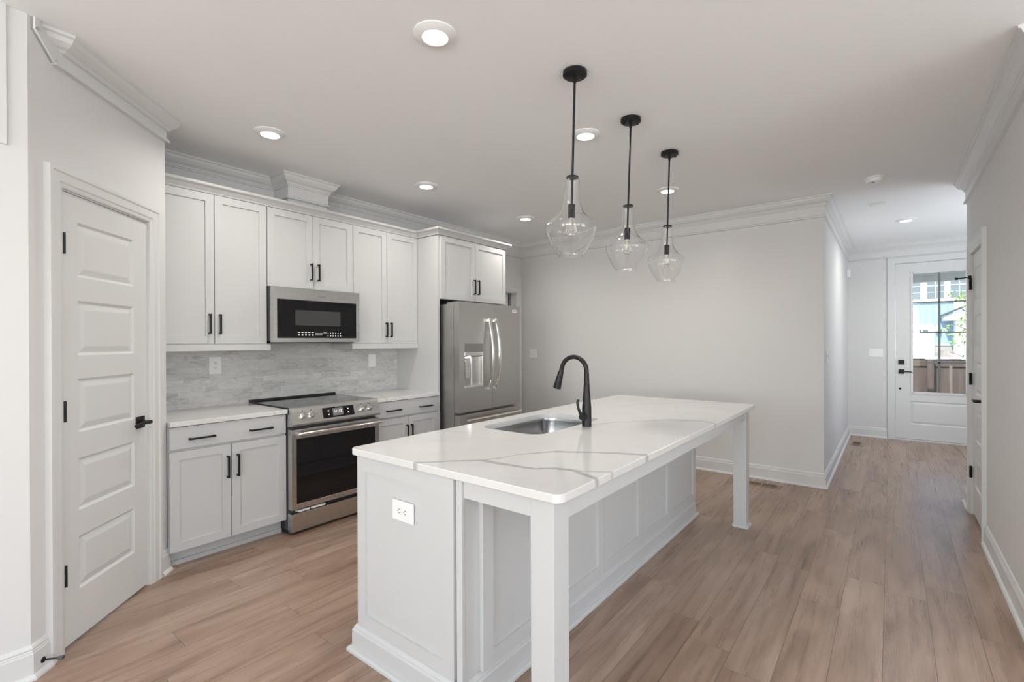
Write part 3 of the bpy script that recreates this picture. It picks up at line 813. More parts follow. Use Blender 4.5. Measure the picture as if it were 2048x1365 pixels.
# ------------------------------------------------------------------ microwave
W0, W1, WZ0, WZ1 = 1.7175, 2.4555, 1.386, 1.8085
t = thing('microwave', 'stainless over the range microwave with black glass door', 'microwave', (-3.83, 2.087, WZ0))
b = MB(); b.box(XW + 0.012, -3.672, W0 + 0.002, W1 - 0.002, WZ0 + 0.008, WZ1 - 0.002); b.build('body', M['rubber'], t)
b = MB(); b.box(-3.90, -3.675, W0 + 0.03, W1 - 0.03, WZ0 - 0.006, WZ0 + 0.0075); b.build('bottom_grille', M['dark'], t)
b = MB()
b.slab(face_x(-3.620), W0, W1, WZ0, WZ1, 0.050, [(1.7435, 2.4285, 1.417, 1.716)], [(0.002, 0.003)])
md = b.build('door', M['steel'], t)
MB().box(-3.625, -3.6215, 1.746, 2.426, 1.4195, 1.7135).build('door_glass', M['glassblack'], md)
MB().box(-3.6212, -3.6205, 1.886, 2.275, 1.517, 1.636).build('viewing_window', M['window_mesh'], md)
b = MB()
def quad(y0, y1, z0, z1): b.box(-3.6214, -3.6206, y0, y1, z0, z1)
for i in range(5):
    y = 1.905 + i * 0.0285
    quad(y, y + 0.018, 1.4575, 1.4645); quad(y + 0.003, y + 0.016, 1.438, 1.448)
b.build('keypad', M['whiteprint'], md)
b = MB()
for i in range(6):
    y = 2.158 + i * 0.0225
    quad(y, y + 0.007, 1.453, 1.463); quad(y, y + 0.007, 1.433, 1.443)
quad(2.122, 2.145, 1.455, 1.4635)
b.build('keypad', M['whiteprint'], md)
MB().box(-3.6212, -3.6206, 2.050, 2.112, 1.440, 1.458).build('display', M['greyprint'], md)
text('FRIGIDAIRE', 0.014, (-3.6195, 2.105, 1.752), (0, 1, 0), (0, 0, 1), M['greyprint'], md, 'wordmark')

# ------------------------------------------------------------------ refrigerator
F0, F1, FM = 3.2385, 4.182, 3.7145
t = thing('refrigerator', 'stainless french door refrigerator with ice and water dispenser', 'refrigerator', (-3.6, 3.71, 0))
MB().box(-3.96, -3.262, F0 + 0.006, F1 - 0.004, 0.03, 1.748).build('body', M['fridge'], t)
b = MB(); b.box(-3.9, -3.30, F0 + 0.03, F1 - 0.03, 0.0, 0.03); b.build('base_grille', M['dark'], t)
for y in (F0 + 0.012, F1 - 0.07): MB().box(-3.36, -3.25, y, y + 0.058, 1.7485, 1.766, 0.002).build('hinge_cover', M['fridge'], t)
D0, D1, DZ0, DZ1 = 3.314, 3.572, 0.942, 1.368
b = MB()
mpF = face_x(-3.185)
b.slab(mpF, F0, FM - 0.003, 0.716, 1.768, 0.068, [(D0, D1, 0.953, 1.250)], [(0.004, 0.004), (0.012, 0.045)])
fd = b.build('fridge_door', M['fridge'], t)
MB().box(-3.186, -3.183, D0 - 0.002, D1 + 0.002, 1.286, DZ1).build('dispenser_display', M['greypanel'], fd)
MB().box(-3.188, -3.178, D0 - 0.002, D1 + 0.002, 1.2505, 1.285, 0.002).build('dispenser_controls', M['steel'], fd)
b = MB(); b.box(-3.228, -3.205, D0 + 0.03, D0 + 0.095, 1.03, 1.20, 0.004); b.build('ice_paddle', M['steel'], fd)
b = MB(); b.box(-3.2292, -3.218, 3.436, 3.452, 0.966, 1.238); b.build('divider', M['plastic'], fd)
b = MB(); b.box(-3.225, -3.176, D0 + 0.004, D1 - 0.004, 0.9425, 0.966, 0.002); b.build('drip_tray', M['chrome'], fd)
b = MB(); b.lathe([(0.014, 0.0), (0.012, -0.006)], (-3.205, D0 + 0.085, 1.2365), 'z', 12); b.build('dispenser_lamp', M['fridgelight'], fd)
fd2 = MB().box(-3.253, -3.185, FM + 0.003, F1, 0.716, 1.768, 0.003).build('fridge_door', M['fridge'], t)
b = MB(); b.box(-3.1855, -3.1835, 4.046, 4.132, 1.698, 1.727); b.build('badge', M['plastic'], fd2)
text('FRIGIDAIRE', 0.0135, (-3.1832, 4.089, 1.714), (0, 1, 0), (0, 0, 1), M['red'], fd2, 'wordmark')
fz = MB().box(-3.253, -3.185, F0, F1, 0.10, 0.690, 0.003).build('freezer_drawer', M['fridge'], t)
def bow_handle(y, parent):
    b = MB(); rs = []
    for i in range(25):
        f = i / 24; z = 0.898 + f * 0.722; o = 0.030 + 0.052 * math.sin(PI * f)
        rs.append([(-3.185 + o - 0.012, y - 0.014, z), (-3.185 + o, y - 0.011, z), (-3.185 + o + 0.003, y, z), (-3.185 + o, y + 0.011, z), (-3.185 + o - 0.012, y + 0.014, z)])
    b.rings(rs)
    b.box(-3.185, -3.150, y - 0.010, y + 0.010, 0.905, 0.930); b.box(-3.185, -3.150, y - 0.010, y + 0.010, 1.588, 1.613)
    return b.build('handle', M['chrome'], parent, smooth=True)
bow_handle(3.650, fd); bow_handle(3.752, fd2)
b = MB(); b.tube([(-3.132, 3.285, 0.640), (-3.124, 3.40, 0.642), (-3.114, 3.71, 0.644), (-3.124, 4.02, 0.642), (-3.132, 4.135, 0.640)], 0.0135, 16)
b.box(-3.185, -3.13, 3.305, 3.325, 0.632, 0.650); b.box(-3.185, -3.13, 4.095, 4.115, 0.632, 0.650)
b.build('handle', M['chrome'], fz, smooth=True)

# ------------------------------------------------------------------ island
IX0, IX1, IY0, IY1, IZ = -1.886, -1.240, 1.286, 3.895, 0.8775
t = thing('kitchen_island', 'white panelled kitchen island with two square corner posts', 'island', (-1.45, 2.58, 0))
b = MB(); b.box(IX0, IX0 + 0.02, IY0, IY1, 0.0, IZ); b.box(IX1 - 0.02, IX1, IY0, IY1, 0.0, IZ); b.box(IX0 + 0.02, IX1 - 0.02, IY0, IY0 + 0.02, 0.0, IZ); b.box(IX0 + 0.02, IX1 - 0.02, IY1 - 0.02, IY1, 0.0, IZ)
b.box(IX0 + 0.02, IX1 - 0.02, IY0 + 0.02, IY1 - 0.02, 0.0, 0.12); b.build('body', M['cabinet'], t)
MB().slab(face_ny(1.2655), IX0, -1.278, 0.10, IZ, 0.020, [(-1.829, -1.336, 0.170, 0.808)], SHAKER).build('end_panel', M['cabinet'], t)
b = MB(); b.box(-1.2655, IX1 + 0.003, 1.268, 1.2855, 0.10, IZ, 0.002); b.build('corner_stile', M['cabinet'], t)
ys = [1.362, 1.850, 2.345, 2.857, 3.346, 3.892]
for a, c in zip(ys[:-1], ys[1:]):
    MB().slab(face_x(-1.218), a + 0.001, c - 0.001, 0.124, 0.872, 0.0215, [(a + 0.064, c - 0.064, 0.183, 0.806)], SHAKER).build('back_panel', M['cabinet'], t)
ISB = [(0.0, 0.0), (0.036, 0.0), (0.035, 0.010), (0.030, 0.018), (0.018, 0.022), (0.0175, 0.092), (0.012, 0.098), (0.012, 0.103), (0.004, 0.116), (0.0, 0.118)]
b = MB(); b.sweep([(IX0 - 0.0005, IY1), (IX0 - 0.0005, 1.2648), (IX1 + 0.0005, 1.2648), (IX1 + 0.0005, IY1 + 0.0005), (IX0 - 0.0005, IY1 + 0.0005)], ISB)
b.build('baseboard', M['cabinet'], t)
mpI = face_nx(IX0 - 0.020)
yy = [1.30, 1.75, 2.20, 2.76, 3.32, 3.885]
for i, (a, c) in enumerate(zip(yy[:-1], yy[1:])):
    o = MB().slab(mpI, a + 0.002, c - 0.002, 0.125, 0.868, 0.0195, [(a + 0.055, c - 0.055, 0.18, 0.815)], SHAKER).build('door', M['cabinet'], t)
    hy = c - 0.03 if i % 2 == 0 else a + 0.03
    pull((IX0 - 0.020, hy, 0.66), (IX0 - 0.020, hy, 0.79), -OUT).build('handle', M['black'], o)
LX0, LX1 = -0.928, -0.837
for y0 in (1.272, 3.842):
    o = MB().box(LX0, LX1, y0, y0 + 0.090, 0.0, IZ, 0.0015).build('leg', M['cabinet'], t)
    b = MB(); b.sweep([(LX0, y0), (LX1, y0), (LX1, y0 + 0.09), (LX0, y0 + 0.09), (LX0, y0 + 0.001)], [(0.0, 0.0), (0.013, 0.0), (0.012, 0.010), (0.007, 0.018), (0.0, 0.020)])
    b.build('foot_moulding', M['cabinet'], o)
MB().box(IX1 + 0.0035, LX0 - 0.0005, 1.280, 1.300, 0.806, IZ).build('apron', M['cabinet'], t)
MB().box(LX1 - 0.028, LX1 - 0.006, 1.3625, 3.8415, 0.797, IZ).build('apron', M['cabinet'], t)
MB().box(-1.2165, LX0 - 0.0005, 3.880, 3.900, 0.806, IZ).build('apron', M['cabinet'], t)

# island worktop with sink cut-out
def rrect(x0, x1, y0, y1, r, n=7):
    pts = []
    for cx, cy, a0 in ((x1 - r, y1 - r, 0), (x0 + r, y1 - r, 90), (x0 + r, y0 + r, 180), (x1 - r, y0 + r, 270)):
        for i in range(n + 1):
            a = math.radians(a0 + 90 * i / n); pts.append((cx + r * math.cos(a), cy + r * math.sin(a)))
    return pts
TZ0, TZ1 = 0.8785, 0.908
TX0, TX1, TY0, TY1 = -1.914, -0.796, 1.243, 3.955
SX0, SX1, SY0, SY1 = -1.808, -1.396, 1.985, 2.668
b = MB(); bb = b.b
def loop(pts, z): return [bb.verts.new((x, y, z)) for x, y in pts]
ch = 0.003
o_top = loop(rrect(TX0 + ch, TX1 - ch, TY0 + ch, TY1 - ch, 0.030), TZ1); o_t2 = loop(rrect(TX0, TX1, TY0, TY1, 0.033), TZ1 - ch)
o_b2 = loop(rrect(TX0, TX1, TY0, TY1, 0.033), TZ0 + ch); o_bot = loop(rrect(TX0 + ch, TX1 - ch, TY0 + ch, TY1 - ch, 0.030), TZ0)
i_top = loop(rrect(SX0, SX1, SY0, SY1, 0.085), TZ1); i_bot = loop(rrect(SX0, SX1, SY0, SY1, 0.085), TZ0)
def bridge(A, B):
    n = len(A)
    for i in range(n): bb.faces.new((A[i], A[(i + 1) % n], B[(i + 1) % n], B[i]))
bridge(o_top, o_t2); bridge(o_t2, o_b2); bridge(o_b2, o_bot); bridge(i_top, i_bot); bridge(o_top, i_top); bridge(o_bot, i_bot)
tag(b.build('island_worktop', M['quartz']), 'long white quartz island worktop with grey veins', 'worktop')

# sink
t = thing('sink', 'stainless undermount sink set in the island worktop', 'sink', (-1.6, 2.33, 0.70))
b = MB(); rs = []
for (ins, z, r) in ((-0.020, 0.8782, 0.10), (0.004, 0.8782, 0.081), (0.006, 0.86, 0.08), (0.012, 0.72, 0.075), (0.030, 0.695, 0.06), (0.05, 0.690, 0.05)):
    rs.append([(x, y, z) for x, y in rrect(SX0 + ins, SX1 - ins, SY0 + ins, SY1 - ins, r)])
b.rings(rs, cap0=False)
sk = b.build('basin', M['sinksteel'], t, smooth=True)
MB().lathe([(0.045, 0.6905), (0.043, 0.694), (0.030, 0.692), (0.012, 0.6935)], (-1.6, 2.33, 0), 'z', 24).build('drain', M['chrome'], t)

# faucet
FX, FY, FZ = -1.338, 2.371, TZ1
t = thing('faucet', 'matte black pull down gooseneck faucet behind the island sink', 'faucet', (FX, FY, FZ))
b = MB(); b.lathe([(0.0265, 0.0), (0.0265, 0.050), (0.0262, 0.10), (0.0225, 0.15), (0.0175, 0.21), (0.0145, 0.26), (0.0135, 0.30)], (FX, FY, FZ), 'z', 28); b.build('body', M['black'], t, smooth=True)
pth = []; R = 0.082
top = FZ + 0.305
for i in range(25):
    a = PI * (i / 24) * 0.93
    pth.append((FX - R + R * math.cos(a), FY, top + R * math.sin(a)))
dx = Vector(pth[-1]) - Vector(pth[-2]); dx.normalize()
pth = [(FX, FY, FZ + 0.298)] + pth + [tuple(Vector(pth[-1]) + dx * 0.025)]
MB().tube(pth, 0.0128, 18).build('spout', M['black'], t, smooth=True)
e = Vector(pth[-1])
b = MB(); b.tube([e - dx * 0.004, e + dx * 0.002, e + dx * 0.075, e + dx * 0.100, e + dx * 0.102], [0.0145, 0.016, 0.0215, 0.023, 0.018], 18)
sp = b.build('spray_head', M['black'], t, smooth=True)
b = MB(); q = e + dx * 0.035 + Vector((-0.016, 0, 0.004)); b.tube([q, q + dx * 0.035], [0.006, 0.007], 10); b.build('spray_button', M['rubber'], sp)
b = MB(); b.lathe([(0.019, -0.022), (0.019, -0.055), (0.014, -0.064)], (FX, FY, FZ + 0.058), 'y', 18); b.build('handle_hub', M['black'], t, smooth=True)
b = MB(); b.tube([(FX, FY - 0.050, FZ + 0.062), (FX - 0.006, FY - 0.066, FZ + 0.085), (FX - 0.010, FY - 0.078, FZ + 0.115), (FX - 0.012, FY - 0.080, FZ + 0.140), (FX - 0.010, FY - 0.074, FZ + 0.155)], [0.012, 0.008, 0.0065, 0.0075, 0.007], 12)
b.build('handle', M['black'], t, smooth=True)

# ------------------------------------------------------------------ pendants
PROF = [(0.0330, 0.0), (0.0366, -0.010), (0.0368, -0.090), (0.0400, -0.120), (0.0500, -0.150), (0.0640, -0.175), (0.0900, -0.200), (0.1090, -0.213), (0.1230, -0.228), (0.1280, -0.243),
        (0.1265, -0.262), (0.1180, -0.290), (0.1010, -0.325), (0.0830, -0.358), (0.0680, -0.380), (0.0620, -0.386), (0.0615, -0.392)]
def pendant(x, y, label):
    t = thing('pendant_light', label, 'pendant light', (0, 0, 0), group='glass pendants over the island')
    MB().lathe([(0.050, 0.0), (0.0595, -0.002), (0.0605, -0.020), (0.056, -0.024), (0.048, -0.027), (0.012, -0.028)], n=40).build('canopy', M['black'], t, smooth=True)
    for a in (0.6, 0.6 + PI): MB().lathe([(0.005, -0.026), (0.005, -0.036), (0.003, -0.040)], (0.040 * math.cos(a), 0.040 * math.sin(a), 0), n=10).build('canopy_screw', M['black'], t)
    b = MB(); b.tube([(0, 0, -0.026), (0, 0, -0.055)], 0.0085, 12); b.tube([(0, 0, -0.05), (0, 0, -0.67)], 0.0058, 12); b.build('rod', M['black'], t, smooth=True)
    zt = -0.535
    MB().lathe([(0.0, zt + 0.008), (0.030, zt + 0.008), (0.032, zt + 0.004), (0.030, zt + 0.0005), (0.0, zt + 0.0005)], n=28).build('shade_cap', M['black'], t, smooth=True)
    pr = [(r, zt + z) for r, z in PROF]
    inn = [(r - 0.0026, zt + z) for r, z in PROF[::-1]]
    b = MB(); b.lathe(pr + inn, n=56, cap=False)
    R_ = len(pr + inn)
    # close the rim at the neck
    b.b.verts.ensure_lookup_table()
    vs = list(b.b.verts); n = 56
    for j in range(n):
        b.b.faces.new((vs[j], vs[(j + 1) % n], vs[(R_ - 1) * n + (j + 1) % n], vs[(R_ - 1) * n + j]))
    b.build('glass_shade', M['glass'], t, smooth=True)
    MB().lathe([(0.006, zt - 0.128), (0.0175, zt - 0.132), (0.0175, zt - 0.198), (0.015, zt - 0.200)], n=20).build('socket', M['black'], t, smooth=True)
    bl = MB().lathe([(0.012, zt - 0.2005), (0.0135, zt - 0.212), (0.020, zt - 0.228), (0.0275, zt - 0.248), (0.0285, zt - 0.262), (0.024, zt - 0.278), (0.012, zt - 0.288), (0.002, zt - 0.290)], n=24).build('bulb', M['glass'], t, smooth=True)
    b = MB()
    for a in range(4):
        c, s = 0.006 * math.cos(a * PI / 2), 0.006 * math.sin(a * PI / 2)
        b.tube([(c, s, zt - 0.212), (c * 1.6, s * 1.6, zt - 0.265)], 0.0006, 5)
    b.build('filament', M['filament'], bl)
    return t
pd = pendant(0, 0, '')
spots = [(-1.243, 2.095, 'clear glass pendant nearest the camera, over the near part of the island'), (-1.240, 2.748, 'clear glass pendant over the faucet, middle one of three'), (-1.243, 3.408, 'clear glass pendant farthest from the camera, nearest the plain wall')]
for i, (x, y, lab) in enumerate(spots):
    o = pd if i == 0 else copy_tree(pd)
    o['label'] = lab
    o.location = (x, y, CE - 0.0005)
    ang = math.radians((1.55, 1.9, 1.7)[i])
    o.rotation_mode = 'QUATERNION'
    o.rotation_quaternion = Matrix.Rotation(ang, 4, Vector((-0.494, 0.869, 0)).normalized()).to_quaternion()

# ------------------------------------------------------------------ recessed lights
def downlight():
    t = thing('recessed_light', '', 'recessed light', (0, 0, 0), group='recessed ceiling lights')
    MB().lathe([(0.094, 0.0), (0.094, -0.004), (0.085, -0.009), (0.062, -0.017), (0.058, -0.018), (0.055, -0.016), (0.055, -0.004)], n=40, cap=False).build('trim_ring', M['plastic'], t, smooth=True)
    MB().lathe([(0.0, -0.0145), (0.040, -0.0150), (0.0545, -0.0135), (0.0545, -0.004), (0.0, -0.004)], n=32, cap=False).build('lens', M['lens'], t, smooth=True)
    return t
DL = [(-1.574, 1.458, 'lit recessed ceiling light ahead of the nearest pendant, largest in view'), (-3.144, 1.475, 'lit recessed ceiling light over the floor by the pantry door'), (-1.566, 2.771, 'lit recessed ceiling light between the rods of the first two pendants'),
      (-3.150, 2.808, 'lit recessed ceiling light in front of the cabinet over the microwave'), (-3.138, 4.228, 'lit recessed ceiling light in front of the refrigerator'), (-1.568, 4.245, 'lit recessed ceiling light behind the rod of the farthest pendant'),
      (0.134, 6.966, 'lit recessed ceiling light in the entry hall near the front door')]
dl = downlight()
for i, (x, y, lab) in enumerate(DL):
    o = dl if i == 0 else copy_tree(dl)
    o['label'] = lab; o.location = (x, y, CE - 0.0003)
    ld = bpy.data.lights.new('recessed_lamp', 'AREA'); ld.shape = 'DISK'; ld.size = 0.10; ld.energy = LAMP_POWER * (1.2 if y > 6 else 1.0); ld.color = LAMP_COLOR; ld.spread = math.radians(150)
    lo = bpy.data.objects.new('recessed_lamp', ld); C.objects.link(lo); lo.location = (x, y, CE - 0.021)

# ------------------------------------------------------------------ small fittings
t = thing('smoke_detector', 'round white smoke detector on the hall ceiling', 'smoke detector', (-0.105, 5.002, CE))
MB().lathe([(0.070, -0.0003), (0.070, -0.012), (0.066, -0.014)], (-0.105, 5.002, CE), n=36).build('base_ring', M['plastic'], t, smooth=True)
b = MB(); b.lathe([(0.061, -0.014), (0.060, -0.034), (0.054, -0.042), (0.020, -0.044)], (-0.105, 5.002, CE), n=36); b.build('cover', M['plastic'], t, smooth=True)
MB().lathe([(0.012, -0.044), (0.011, -0.046)], (-0.115, 4.985, CE), n=12).build('test_button', M['greypanel'], t)
o = MB().box(-0.155, -0.035, 5.93, 6.03, CE - 0.012, CE - 0.0003, 0.003).build('ceiling_plate', M['plastic'])
tag(recenter(o), 'small white rectangular plate on the hall ceiling past the smoke detector', 'ceiling plate')
o = thing('motion_sensor', 'small white box mounted high on the hall wall', 'sensor', (XH, 8.35, 2.28))
MB().box(XH, XH + 0.045, 8.31, 8.375, 2.285, 2.395, 0.010).build('housing', M['plastic'], o)

def plate(mp, u, v, w, h, kind, label, cat, loc, group=None, name=None, gangs=1):
    """wall plate in (u, v, out)"""
    t = thing(name, label, cat, loc, group=group)
    def bx(b, u0, u1, v0, v1, o0, o1, bev=0):
        p = Vector(mp(u0, v0, o0)); q = Vector(mp(u1, v1, o1))
        b.box(min(p.x, q.x), max(p.x, q.x), min(p.y, q.y), max(p.y, q.y), min(p.z, q.z), max(p.z, q.z), bev)
    b = MB(); bx(b, u - w / 2, u + w / 2, v - h / 2, v + h / 2, 0.0003, 0.006, 0.002); b.build('cover_plate', M['plastic'], t)
    if kind == 'outlet':
        b = MB(); bx(b, u - 0.0165, u + 0.0165, v - 0.0335, v + 0.0335, 0.006, 0.008, 0.0008); b.build('receptacle', M['plastic'], t)
        for dv in (0.019, -0.019):
            b = MB(); bx(b, u - 0.008, u - 0.0055, v + dv, v + dv + 0.009, 0.008, 0.0083); bx(b, u + 0.0055, u + 0.008, v + dv, v + dv + 0.009, 0.008, 0.0083)
            bx(b, u - 0.0025, u + 0.0025, v + dv - 0.009, v + dv - 0.004, 0.008, 0.0083)
            b.build('slots', M['dark'], t)
    elif kind == 'sideways':
        for du in (0.019, -0.019):
            b = MB(); p = Vector(mp(u + du, v, 0.006)); b.lathe([(0.0165, 0.0), (0.0165, -0.002), (0.0155, -0.0025)], tuple(p), 'y', 20)
            b.build('receptacle', M['plastic'], t)
        for du in (0.019, -0.019):
            b = MB(); bx(b, u + du - 0.004, u + du + 0.005, v + 0.0055, v + 0.008, 0.0085, 0.0089); bx(b, u + du - 0.004, u + du + 0.005, v - 0.008, v - 0.0055, 0.0085, 0.0089)
            bx(b, u + du - 0.0105, u + du - 0.0065, v - 0.002, v + 0.002, 0.0085, 0.0089)
            b.build('slots', M['dark'], t)
    else:
        for g in range(gangs):
            uu = u + (g - (gangs - 1) / 2) * 0.046
            b = MB()
            if kind == 'rocker': bx(b, uu - 0.0155, uu + 0.0155, v - 0.0325, v + 0.0325, 0.006, 0.009, 0.0012)
            else: bx(b, uu - 0.005, uu + 0.005, v - 0.012, v + 0.012, 0.006, 0.0075); bx(b, uu - 0.004, uu + 0.004, v - 0.002, v + 0.010, 0.0075, 0.018, 0.001)
            b.build('switch', M['plastic'], t)
    return t
mpB = lambda u, v, o: (XW + 0.011 + o, u, v)
plate(mpB, 1.472, 1.211, 0.084, 0.130, 'outlet', 'white outlet on the backsplash between pantry and range', 'outlet', (XW + 0.011, 1.472, 1.146), name='wall_outlet')
plate(mpB, 2.876, 1.204, 0.080, 0.126, 'rocker', 'white single switch on the backsplash beside the refrigerator panel', 'switch', (XW + 0.011, 2.876, 1.14), name='wall_switch')
mpF2 = lambda u, v, o: (u, YF - o, v)
plate(mpF2, -3.840, 1.221, 0.126, 0.122, 'toggle', 'white double switch on the far wall beside the refrigerator', 'switch', (-3.84, YF, 1.16), name='wall_switch', gangs=2)
mpH = lambda u, v, o: (XH + o, u, v)
plate(mpH, 5.593, 1.234, 0.074, 0.118, 'toggle', 'white single switch on the hall wall just past the corner', 'switch', (XH, 5.593, 1.175), name='wall_switch')
plate(mpH, 5.970, 0.380, 0.074, 0.116, 'outlet', 'white outlet low on the hall wall', 'outlet', (XH, 5.97, 0.32), name='wall_outlet')
plate(mpE, -0.169, 1.211, 0.162, 0.116, 'toggle', 'white triple switch on the entry wall beside the front door', 'switch', (-0.169, YE, 1.153), name='wall_switch', gangs=3)
plate(lambda u, v, o: (u, 1.2725 - o, v), -1.572, 0.687, 0.132, 0.084, 'sideways', 'white outlet set sideways on the end of the island', 'outlet', (-1.572, 1.2655, 0.645), name='wall_outlet')

# door stop on the pantry baseboard
t = thing('door_stop', 'black rod door stop on the baseboard left of the pantry door', 'door stop', (*pan(-0.12, 0.015), 0.045))
b = MB(); b.tube([(*pan(-0.125, 0.0155), 0.050), (*pan(-0.125, 0.019), 0.050)], [0.013, 0.009], 16); b.build('base', M['black'], t)
b = MB(); b.tube([(*pan(-0.125, 0.018), 0.050), (*pan(-0.120, 0.072), 0.050)], 0.0036, 10); b.build('rod', M['black'], t)
b = MB(); b.tube([(*pan(-0.120, 0.068), 0.050), (*pan(-0.1185, 0.088), 0.050)], [0.0075, 0.0085], 12); b.build('tip', M['rubber'], t)

# floor registers
def register(label, x0, x1, y0, y1, along_x):
    t = thing('floor_register', label, 'floor register', ((x0 + x1) / 2, (y0 + y1) / 2, 0), group='floor registers')
    MB().box(x0, x1, y0, y1, 0.0002, 0.005, 0.001).build('frame', M['ventwood'], t)
    b = MB()
    n = 9
    for h in range(2):
        for i in range(n):
            if along_x:
                L = (x1 - x0 - 0.07) / 2; a = x0 + 0.03 + h * (L + 0.012) + i * L / n
                b.box(a, a + L / n * 0.55, y0 + 0.022, y1 - 0.022, 0.005, 0.0054)
            else:
                L = (y1 - y0 - 0.07) / 2; a = y0 + 0.03 + h * (L + 0.012) + i * L / n
                b.box(x0 + 0.022, x1 - 0.022, a, a + L / n * 0.55, 0.005, 0.0054)
    b.build('slots', M['dark'], t)
register('wood floor register by the far wall baseboard behind the island', -1.135, -0.815, 5.045, 5.175, True)
register('wood floor register in the hall near the front door', -0.425, -0.300, 7.77, 8.06, False)

# ------------------------------------------------------------------ outside, seen through the front door
GZ = -0.35
struct(MB().box(-25, 30, 8.86, 19.5, GZ - 0.2, GZ).build('ground_yard', M['bounce_ground']))
struct(MB().prism([(-25, 19.5, GZ - 0.2), (-25, 19.5, GZ), (-25, 21.6, 0.80), (-25, 40, 0.80), (-25, 40, GZ - 0.2)], (55, 0, 0)).build('ground_street', M['asphalt']))
struct(MB().box(-1.6, 3.2, 8.79, 10.9, GZ, -0.02).build('floor_porch', M['concrete']))
struct(MB().prism([(-1.8, 8.84, 2.62), (3.4, 8.84, 2.62), (3.4, 11.0, 2.50), (-1.8, 11.0, 2.50)], (0, 0, 0.25)).build('ceiling_porch', M['porchceil']))
struct(MB().box(-1.8, 3.4, 10.9, 11.05, 2.395, 2.76).build('trim_6', M['extwhite']))
# brown fence
t = thing('wooden_fence', 'brown vertical board fence with a pale cap beyond the porch', 'fence', (0.6, 13.0, GZ))
b = MB()
for i in range(36):
    x = -2.6 + i * 0.185
    b.box(x, x + 0.1845, 13.0, 13.025, GZ, 1.0 + 0.01 * math.sin(i * 2.1))
b.build('boards', M['fencewood'], t)
MB().box(-2.65, 4.1, 12.955, 13.07, 1.012, 1.055).build('cap_rail', M['concrete'], t)
b = MB(); b.box(-2.6, 4.06, 12.97, 12.999, 0.86, 0.98); b.build('rail', M['fencewood'], t)
for x in (-1.3, 0.58, 2.4): MB().box(x, x + 0.10, 12.88, 12.969, GZ, 0.99).build('post', M['fencewood'], t)
o = MB().box(0.865, 0.905, 12.2, 12.24, GZ, 0.90).build('survey_stake', M['stake'])
tag(recenter(o), 'pale bare wooden stake standing in front of the brown fence', 'stake')
# young tree
t = thing('young_tree', 'slender young tree with fresh green leaves beside the fence', 'tree', (1.40, 14.6, GZ))
b = MB(); b.tube([(1.40, 14.6, GZ), (1.42, 14.6, 0.8), (1.37, 14.6, 1.7), (1.42, 14.62, 2.6)], [0.045, 0.035, 0.025, 0.012], 10)
for i in range(16):
    z = 0.45 + i * 0.125; a = i * 2.4; L = 0.42 - i * 0.012
    b.tube([(1.40, 14.6, z), (1.40 + L * math.cos(a), 14.6 + L * math.sin(a), z + 0.18)], [0.012, 0.004], 6)
b.build('trunk', M['bark'], t, smooth=True)
b = MB()
for i in range(900):
    a = random.uniform(0, 2 * PI); z = random.uniform(0.40, 2.5); r = (0.55 if z < 1.9 else 0.42) * math.sqrt(random.random()) * (0.55 + 0.45 * math.sin(z * 7 + a))
    if 1.05 < z < 1.35 and random.random() < 0.6: continue
    c = Vector((1.40 + r * math.cos(a), 14.6 + r * math.sin(a), z)); u = Vector([random.gauss(0, 1) for _ in range(3)]).normalized(); v = u.orthogonal().normalized(); L = random.uniform(0.03, 0.06)
    b.poly([c - u * L, c + v * L * 0.45, c + u * L, c - v * L * 0.45])
tag(b.build('foliage', M['leaf'], t), kind='stuff')
# house across the street
HY, HZ = 24.0, 0.80
t = thing('neighbour_house', 'blue board and batten house with white garage door across the street', 'house', (1.5, HY, HZ))
MB().box(-3.6, 1.82, HY, HY + 7, HZ, 4.2).build('wall', M['siding'], t)
b = MB()
for i in range(27): b.box(-3.58 + i * 0.2, -3.55 + i * 0.2, HY - 0.018, HY, 1.25, 2.84)
b.build('battens', M['siding'], t)
b = MB(); b.box(-3.6, 2.9, HY - 0.05, HY, 2.80, 2.95); b.box(-3.6, 2.9, HY - 0.03, HY, 2.95, 4.25); b.build('upper_trim', M['extwhite'], t)
for k, xw in enumerate((-1.0, -0.30, 0.40, 1.08, 1.74)):
    f = MB().box(xw - 0.06 + 0.05, xw + 0.47, HY - 0.06, HY - 0.031, 2.97, 3.78).build('window', M['winglass'], t)
    b = MB(); xc = xw + 0.23
    b.box(xc - 0.012, xc + 0.012, HY - 0.072, HY - 0.0605, 2.97, 3.78); b.box(xw, xw + 0.46, HY - 0.075, HY - 0.0605, 3.42, 3.46); b.box(xw, xw + 0.46, HY - 0.070, HY - 0.0605, 3.19, 3.205)
    b.build('window_bars', M['extwhite'], f)
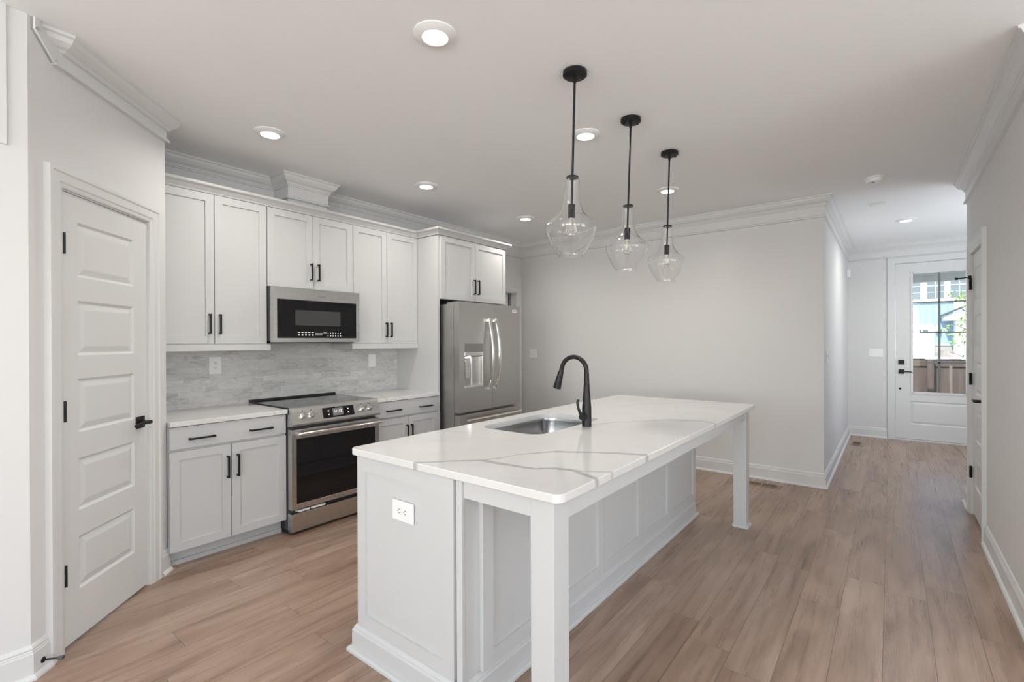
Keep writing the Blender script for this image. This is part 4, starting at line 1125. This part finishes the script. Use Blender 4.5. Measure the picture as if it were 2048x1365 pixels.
MB().prism([(-3.9, HY - 0.5, 4.22), (-3.9, HY + 3.5, 6.0), (-3.9, HY + 7.4, 4.22)], (7.2, 0, 0)).build('roof', M['roof'], t)
g = MB().box(-2.2, 1.16, HY - 0.03, HY - 0.001, HZ, 1.98).build('garage_door', M['extwhite'], t)
b = MB(); b.box(-2.32, 1.28, HY - 0.05, HY - 0.0305, 1.86, 2.02); b.box(1.16, 1.28, HY - 0.05, HY - 0.0305, HZ, 1.86); b.build('garage_trim', M['extwhite'], g)
b = MB()
for i in range(16): b.box(-1.9 + i * 0.19, -1.75 + i * 0.19, HY - 0.036, HY - 0.0305, 1.69, 1.80)
b.build('garage_lites', M['winglass'], g)
b = MB(); b.box(1.30, 1.80, HY - 0.06, HY - 0.001, HZ, 1.20); b.build('stone_base', M['stone'], t)
MB().box(1.30, 1.80, HY - 0.09, HY - 0.001, 1.2005, 1.25).build('stone_cap', M['extwhite'], t)
l = MB().lathe([(0.03, 0.0), (0.075, 0.02), (0.085, 0.16), (0.05, 0.22), (0.02, 0.24)], (1.36, HY - 0.12, 1.72), n=12).build('wall_lantern', M['plastic'], t)
b = MB(); b.box(1.32, 1.40, HY - 0.12, HY - 0.001, 1.88, 1.94); b.build('lantern_arm', M['ventbrown'], l)
b = MB(); b.box(1.80, 2.15, HY - 0.9, HY - 0.02, HZ, 2.10); b.build('porch_pillar', M['extwhite'], t)
b = MB(); b.box(2.12, 2.3, HY - 0.7, HY - 0.3, HZ, 2.10); b.build('porch_door', M['winglass'], t)
b = MB(); b.box(1.48, 3.2, HY - 1.0, HY - 0.06, 2.10, 2.24); b.prism([(1.48, HY - 1.0, 2.24), (3.2, HY - 1.0, 2.24), (3.2, HY - 1.0, 2.66), (2.35, HY - 1.0, 2.66)], (0, 0.9, 0)); b.build('porch_gable', M['extwhite'], t)
MB().prism([(1.40, HY - 1.1, 2.24), (2.35, HY - 1.1, 2.70), (2.35, HY - 1.1, 2.78), (1.40, HY - 1.1, 2.30)], (0, 1.04, 0)).build('porch_roof', M['roof'], t)
